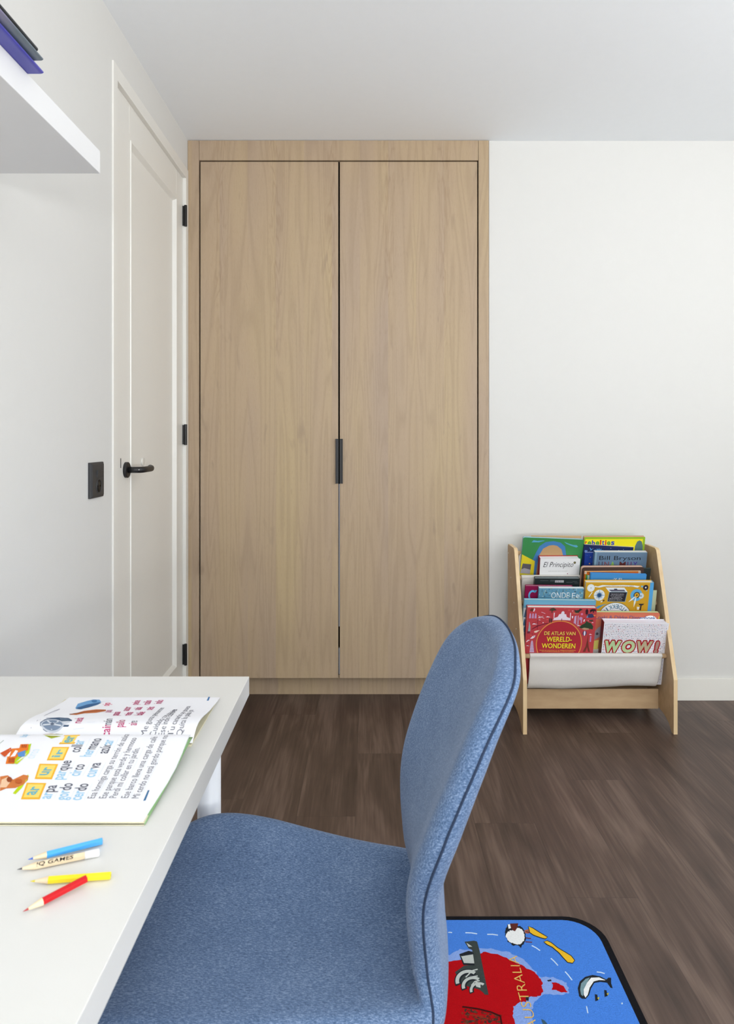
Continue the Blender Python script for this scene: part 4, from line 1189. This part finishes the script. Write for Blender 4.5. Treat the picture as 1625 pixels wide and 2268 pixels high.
# ---- second pocket
def d_onde(d):
    rn = random.Random(8)
    for q in range(170):
        x = rn.uniform(0, d.W); y = rn.uniform(1, 40)
        c = rn.choice([(90, 150, 186), (150, 186, 190), (70, 96, 104), (120, 140, 120), (60, 120, 160), (176, 200, 196)])
        if x < 60 and rn.random() < .5: d.rect(x, y, x+rn.uniform(.6, 1.8), y+rn.uniform(3, 9), c, 1+q*.004)
        else: d.circ(x, y, rn.uniform(.8, 2.6), c, 1+q*.004, ry=rn.uniform(.6, 2), n=6)
    d.rect(0, 0, d.W, .8, (220, 232, 236), 2)
    W_ = (236, 240, 240)
    d.text('ONDE', 28, 22.5, 40, 13, W_, 4, bold=-.004); d.text('Ee', 74, 22.5, 17, 12, W_, 4, bold=-.004)
    d.text('een wereld', 20, 40, 70, 10, W_, 4)
book('small blue patterned picture book standing in front of the dark pink book', 3, 1193.5, 1293, 1302, (98, 150, 176), 0, .014, style='paper', deco=d_onde, pages=(220, 228, 228), roll=.5)
def d_mag(d):
    B_ = (96, 172, 214)
    d.ring(17, 21, 6, 9.5, B_, 2, a0=PI*.75, a1=PI*1.75, asp=1.25)
    d.poly([(20, 10), (26, 9), (24, 14), (20, 14)], B_, 2)
    d.poly([(29, 12), (32, 12), (33, 24), (31, 24)], B_, 2)
book('dark pink hardback with a light blue letter, left of the blue patterned book', 3, 1163.5, 1268.5, 1297.5, (134, 10, 66), .0155, .012, deco=d_mag, pages=(228, 220, 226), roll=.6)
def d_yel(d):
    ox, oy, s = 225, 970, 8.125
    def p(u, v): return ((u-ox)/s, (v-oy)/s)
    d.rect(142, 0, d.W, d.H, (84, 164, 218), 1)
    LBc = (176, 206, 220); K = (44, 40, 48); Wt = (226, 232, 234)
    d.circ(*p(318, 1068), 8.3, Wt, 2); d.circ(*p(318, 1068), .9, K, 3)
    d.poly([p(*q) for q in ((385, 1030), (440, 1040), (520, 1015), (700, 1020), (900, 1015), (1100, 1022), (1200, 1035), (1160, 1062), (1080, 1045), (900, 1042), (700, 1045), (560, 1042), (470, 1062), (385, 1050))], Wt, 2)
    d.text('JAMES BROWN & RICHARD PLATT', *p(580, 1041), 62, 2.4, (130, 110, 90), 3, flip=True, bold=.005)
    cx_, cy_ = p(480, 1198)
    d.circ(cx_, cy_, 12.2, Wt, 2)
    for q in range(16):
        a = PI*2*q/16; L = (14.5 if q % 4 == 0 else 11.5 if q % 4 == 2 else 8.5)
        d.poly([(cx_+L*math.cos(a), cy_+L*math.sin(a)), (cx_+3*math.cos(a+.35), cy_+3*math.sin(a+.35)), (cx_, cy_), (cx_+3*math.cos(a-.35), cy_+3*math.sin(a-.35))], (28, 54, 92) if q % 2 else (70, 140, 190), 3+.05*(q % 2))
    # laptop, upside down on the cover
    d.poly([p(*q) for q in ((582, 1060), (920, 1060), (985, 1140), (655, 1140))], Wt, 2)
    d.poly([p(*q) for q in ((640, 1098), (920, 1098), (950, 1130), (690, 1130))], (96, 96, 116), 3); d.poly([p(*q) for q in ((735, 1082), (790, 1082), (800, 1098), (740, 1098))], K, 3)
    d.poly([p(*q) for q in ((655, 1135), (985, 1135), (960, 1318), (632, 1312))], (120, 160, 180), 2); d.poly([p(*q) for q in ((662, 1145), (975, 1145), (950, 1310), (640, 1305))], (34, 32, 42), 3)
    for i, t in enumerate(('wereld veranderden', 'ontdekkingen die de', 'uitvindingen en', 'en verbeterende', 'Vreemde, verrassende')):
        d.text(t, *p(690-8*i+(30 if i == 2 else 0), 1188+26*i), 29-(7 if i == 2 else 0), 1.9, (214, 214, 220), 4, flip=True, bold=.01)
    cx_, cy_ = p(1150, 1195)
    d.circ(cx_, cy_, 13.3, (96, 170, 216), 2); d.circ(*p(1235, 1208), 6.2, (200, 214, 220), 3); d.circ(*p(1232, 1210), 1.3, K, 4)
    d.circ(cx_+.7, cy_, 7.0, K, 4); d.circ(cx_+.7, cy_, 5.2, (208, 160, 40), 5); d.circ(cx_+.7, cy_, 1.7, K, 6)
    d.poly([p(*q) for q in ((1125, 1215), (1060, 1265), (1012, 1322), (1080, 1285), (1135, 1228))], Wt, 7); d.poly([p(*q) for q in ((1140, 1225), (1152, 1228), (1146, 1330), (1118, 1415), (1115, 1320))], Wt, 7)
    d.circ(*p(1305, 1060), 6.0, K, 2); d.circ(*p(1305, 1060), 1.8, Wt, 3)
    d.rect(*p(1220, 1025), *p(1255, 1055), (110, 180, 210), 2); d.rect(*p(1318, 1105), *p(1338, 1125), (110, 180, 210), 2)
    d.line([p(350, 1140), p(290, 1235)], 1.6, Wt, 2); d.line([p(515, 1322), p(548, 1302)], 2.5, Wt, 2); d.line([p(548, 1305), p(582, 1288)], 2.5, K, 2)
    d.poly([p(*q) for q in ((1205, 1352), (1308, 1350), (1290, 1372), (1262, 1385), (1258, 1470), (1232, 1470), (1240, 1385), (1215, 1370))], K, 2)
    d.poly([p(*q) for q in ((1178, 1408), (1228, 1408), (1215, 1460), (1190, 1460))], Wt, 2); d.line([p(1160, 1470), p(1160, 1352), p(1205, 1352)], .5, (120, 80, 30), 2)
    cx_, cy_ = p(790, 1640)
    d.circ(cx_, cy_, 38.5, K, 2, n=48); d.circ(cx_, cy_, 37.6, Wt, 3, n=48)
    for i, t in enumerate('ONTDEKKINGEN'[::-1]):
        a = -PI/2+(i-6.55)*.262
        if abs(i-6.55) > 4.2: continue
        x_, y_ = cx_+29.5*math.cos(a), cy_+29.5*math.sin(a)
        tr = a+PI/2+PI
        wl = 2.4 if t == 'I' else 6.6
        d.text(t, x_-wl/2*math.cos(tr)-4.6*math.sin(tr), y_-wl/2*math.sin(tr)+4.6*math.cos(tr), wl, 9.2, (70, 120, 150), 5, bold=.012, rot=tr)
    d.poly([p(*q) for q in ((430, 1420), (480, 1390), (560, 1368), (640, 1352), (560, 1385), (480, 1440), (440, 1440))], (80, 150, 196), 2)
    d.rect(0, .6, 142, 1.3, (236, 196, 84), 2)
book('mustard yellow inventions book standing upside down with a blue spine strip', 3, 1297.7, 1448, 1290, (206, 158, 38), 0, .026, deco=d_yel, pages=(222, 214, 196), spinecol=(84, 164, 218), spine_right=True, roll=.1)
book('thin pale green sheet cover peeking out right of the mustard book', 3, 1400, 1454.5, 1308, (206, 214, 176), .030, .004, style='paper', pages=(226, 226, 210))

# ---- third pocket
def d_dark(d):
    for a, b, w in ((12, 4.6, 18), (34, 3.6, 10), (34, 5.6, 10), (70, 8, 14), (84, 6.5, 10), (88, 9.5, 9)): d.rect(a, b, a+w, b+.6, (110, 116, 120), 1)
    d.rect(45, 4, 64, 9, (206, 206, 210), 2)
    for q in range(9): d.rect(46.5+q*1.9, 4.4, 47.2+q*1.9, 9, (60, 64, 70), 3)
book('dark green-black book lying behind the dark pink book in the left column', 2, 1184.4, 1284, 1281, (34, 44, 46), 0, .020, deco=d_dark, pages=(150, 158, 160), roll=.2)
def d_blue(d):
    d.rect(0, 0, 2, d.H, (52, 124, 184), 1)
    d.text('¿Y EL', 50, 18.5, 24, 9, (232, 238, 242), 2, bold=.012)
    d.text('OSO?', 50, 36, 24, 9, (232, 238, 242), 2, bold=.012)
book('plain sky blue picture book in front of the brown and orange books', 2, 1307.5, 1432, 1269.5, (72, 148, 212), 0, .010, style='hard', deco=d_blue, pages=(84, 152, 206), roll=1.4)
book('pale turquoise book with one corner showing left of the sky blue book', 2, 1301, 1420, 1275, (130, 200, 206), .0105, .005, style='paper', pages=(190, 220, 222), deco=lambda d: d.rect(2, 1, 4, d.H, (220, 210, 120), 1))
def d_org(d):
    K = (60, 34, 24); O = (214, 112, 30)
    d.rect(0, 0, d.W, .7, (240, 170, 90), 1); d.rect(1.2, 1.2, d.W-1.2, 1.7, K, 2); d.rect(1.2, 1.2, 1.7, d.H, K, 2)
    for x in (0, d.W-5): 
        d.rect(x, 0, x+5, 5, (226, 214, 196), 3); d.ring(x+2.5, 2.5, 1.1, 1.7, K, 4, n=14)
    d.rect(3, 6, 6.5, d.H, (84, 140, 46), 2)
book('orange framed book with a green side, between the sky blue and the brown book', 2, 1294, 1418.5, 1266, (206, 104, 30), .016, .007, style='paper', deco=d_org, pages=(232, 196, 150), roll=-.5)
book('worn dark brown board book with a pale pink rounded top edge', 2, 1288.5, 1426.5, 1256.5, (70, 52, 46), .0235, .020, style='board', rnd=.011, pages=(212, 178, 160), roll=-.3, deco=lambda d: d.rect(3, 5, d.W-3, 5.3, (60, 44, 40), 1))
book('dark slate book peeking out right of the brown board book', 2, 1395, 1441, 1259, (44, 54, 54), .0445, .008, style='paper', pages=(88, 98, 98))

# ---- top pocket
def d_prin(d):
    d.text('El Principito', 7, 21.3, 67, 14.5, (22, 22, 24), 2, shear=.32, bold=-.006)
    d.text('ANTOINE DE SAINT-EXUPERY', 19, 28, 43, 2.0, (190, 190, 190), 2)
    d.circ(76.5, 8.5, 2.7, (84, 78, 50), 2); d.circ(76.5, 8.5, 1.2, (150, 140, 90), 3)
    d.circ(62, 32.5, 1.1, (150, 50, 90), 2)
book('small white book with thin black script lettering and a thick red spine', 1, 1196.4, 1284.8, 1238, (236, 236, 236), 0, .038, deco=d_prin, pages=(236, 234, 236), spinecol=(176, 8, 20), backcol=(176, 8, 20), roll=-.3)
def d_green(d):
    def p(u, v): return ((u-255)/9.56*1.0, (v-182)/9.56)
    BLU = (66, 124, 180); TAN = (184, 148, 104)
    d.poly([p(*q) for q in ((430, 1000), (500, 640), (560, 480), (620, 350), (740, 262), (905, 236), (1060, 262), (1160, 340), (1215, 560), (1230, 1000))], BLU, 2)
    d.poly([p(*q) for q in ((600, 1000), (620, 560), (700, 400), (820, 330), (905, 318), (990, 330), (1090, 400), (1150, 560), (1160, 1000))], TAN, 4)
    d.poly([p(*q) for q in ((440, 280), (480, 232), (560, 245), (690, 228), (720, 236), (600, 272), (500, 275))], (84, 160, 196), 3)
    d.poly([p(*q) for q in ((1130, 240), (1230, 275), (1330, 300), (1400, 300), (1435, 330), (1400, 350), (1290, 320), (1180, 280))], (84, 160, 190), 3)
    d.poly([p(*q) for q in ((262, 535), (550, 665), (550, 1010), (215, 1010))], (226, 210, 44), 9)
    d.poly([p(*q) for q in ((298, 725), (480, 735), (470, 940), (262, 928))], (96, 92, 100), 10)
    d.poly([p(*q) for q in ((275, 850), (340, 820), (472, 850), (470, 940), (262, 928))], (168, 164, 172), 11)
book('green board book with a blue and tan rounded shape, behind the small white book', 1, 1158.5, 1294, 1190, (56, 136, 76), .0395, .013, style='board', rnd=.008, pages=(176, 206, 226), roll=2.4, deco=d_green)
book('thin tan book only showing its top edge behind the green board book', 1, 1176, 1287, 1186.5, (196, 164, 120), .0535, .003, style='paper', pages=(206, 178, 140), roll=.3)
def d_bill(d):
    rn = random.Random(2)
    d.rect(4, 1.5, d.W, d.H, (104, 130, 156), 1)
    for q in range(7): d.rect(.6+q*.6, 0, .9+q*.6, d.H, (150, 184, 200), 1.5)
    d.text('Bill Bryson', 10.5, 16.8, 91.5, 13.2, (16, 18, 22), 3, bold=-.004, base=13.0)
    cs = [(44, 34, 50), (80, 70, 90), (130, 80, 90), (140, 190, 70), (60, 40, 30), (96, 44, 44), (110, 60, 110), (80, 60, 150), (210, 220, 140)]
    x = 8.5
    for i, t in enumerate('UNA MUY'):
        if t == ' ': x += 7; continue
        w = {'M': 14, 'N': 10.5}.get(t, 9.5)
        d.text(t, x+1, 32, w, 11.5, cs[i+1], 3, bold=.02); x += w+3.4
    d.text('breve historia', 10, 48, 90, 11, (30, 30, 40), 3)
book('grey-blue book with large plain black lettering across its top, in the upper right column', 1, 1317.4, 1433.4, 1223, (112, 146, 170), 0, .021, deco=d_bill, pages=(222, 222, 224), roll=.2, style='paper')
def d_small(d):
    rn = random.Random(4)
    for q in range(12): d.circ(rn.uniform(2, 20), rn.uniform(3, 34), rn.uniform(.4, .9), (60, 90, 190), 1, n=6)
    d.circ(13, 10, .9, (190, 140, 90), 2); d.circ(12, 24, 1.5, (204, 150, 90), 2)
book('small deep blue book with tiny dots, left of the grey-blue book with black lettering', 1, 1294.8, 1345, 1224, (24, 56, 140), .022, .008, pages=(170, 180, 210), deco=d_small, style='paper', roll=-.3)
def d_night(d):
    d.poly([(8, 18), (16, 12), (12, 5), (19, 10), (21, 9)], (80, 150, 210), 1)
    cx_, cy_ = 34, 20
    for q in range(11):
        a = PI+PI*q/10
        d.poly([(cx_+16*math.cos(a), cy_+14*math.sin(a)), (cx_+12*math.cos(a+.16), cy_+10*math.sin(a+.16)), (cx_, cy_), (cx_+12*math.cos(a-.16), cy_+10*math.sin(a-.16))], (84, 156, 214), 2)
    d.circ(cx_, cy_, 10, (120, 176, 220), 3); d.poly([(42, 14), (52, 9), (60, 12), (58, 18), (44, 18)], (110, 50, 50), 2)
    for a, b in ((20, 8), (60, 5), (78, 8), (96, 11), (70, 12), (88, 6)): d.circ(a, b, .6, (210, 220, 236), 3, n=6)
    for q in range(2): d.rect(3+q*3.4, 12, 5+q*3.4, 16, (120, 160, 220), 3)
book('dark navy night-sky picture book tilted behind the grey-blue book with black lettering', 1, 1293.6, 1403.5, 1206, (20, 34, 84), .0305, .007, pages=(228, 222, 206), deco=d_night, style='paper', roll=3.4)
def d_rebel(d):
    d.rect(3, 4.5, d.W-5, d.H, (240, 226, 30), 1)
    cs = [(214, 30, 40), (50, 70, 180), (60, 150, 60), (214, 30, 40), (50, 70, 180), (60, 150, 60), (206, 24, 34), (50, 74, 184), (206, 30, 40), (70, 150, 60), (44, 70, 180)]
    t = 'Knabbeltjes'; x = -8.0
    t = 'rebelties'; cs = [(200, 60, 40), (60, 150, 60), (44, 66, 180), (56, 140, 60), (206, 24, 34), (50, 74, 184), (206, 30, 40), (70, 150, 60), (44, 70, 180)]
    x = 2.0
    for i, c in enumerate(t):
        w = {'i': 3.0, 'l': 3.0, 't': 5.6, 'r': 5}.get(c, 7.6)
        d.text(c, x, 17.5, w, {'b': 10.5, 'l': 11, 't': 10.5, 'i': 11}.get(c, 8.2), cs[i], 3, bold=.03); x += w+1.4
    d.poly([(113, 42), (114, 20), (118, 10), (123, 7.5), (128, 10), (131, 20), (132, 42)], (88, 118, 118), 3)
book('lime green and yellow board book with multicoloured title letters, furthest back in the shelf', 1, 1293.6, 1428.8, 1189.5, (150, 186, 40), .038, .016, style='board', rnd=.004, pages=(214, 152, 148), roll=-.2, deco=d_rebel)
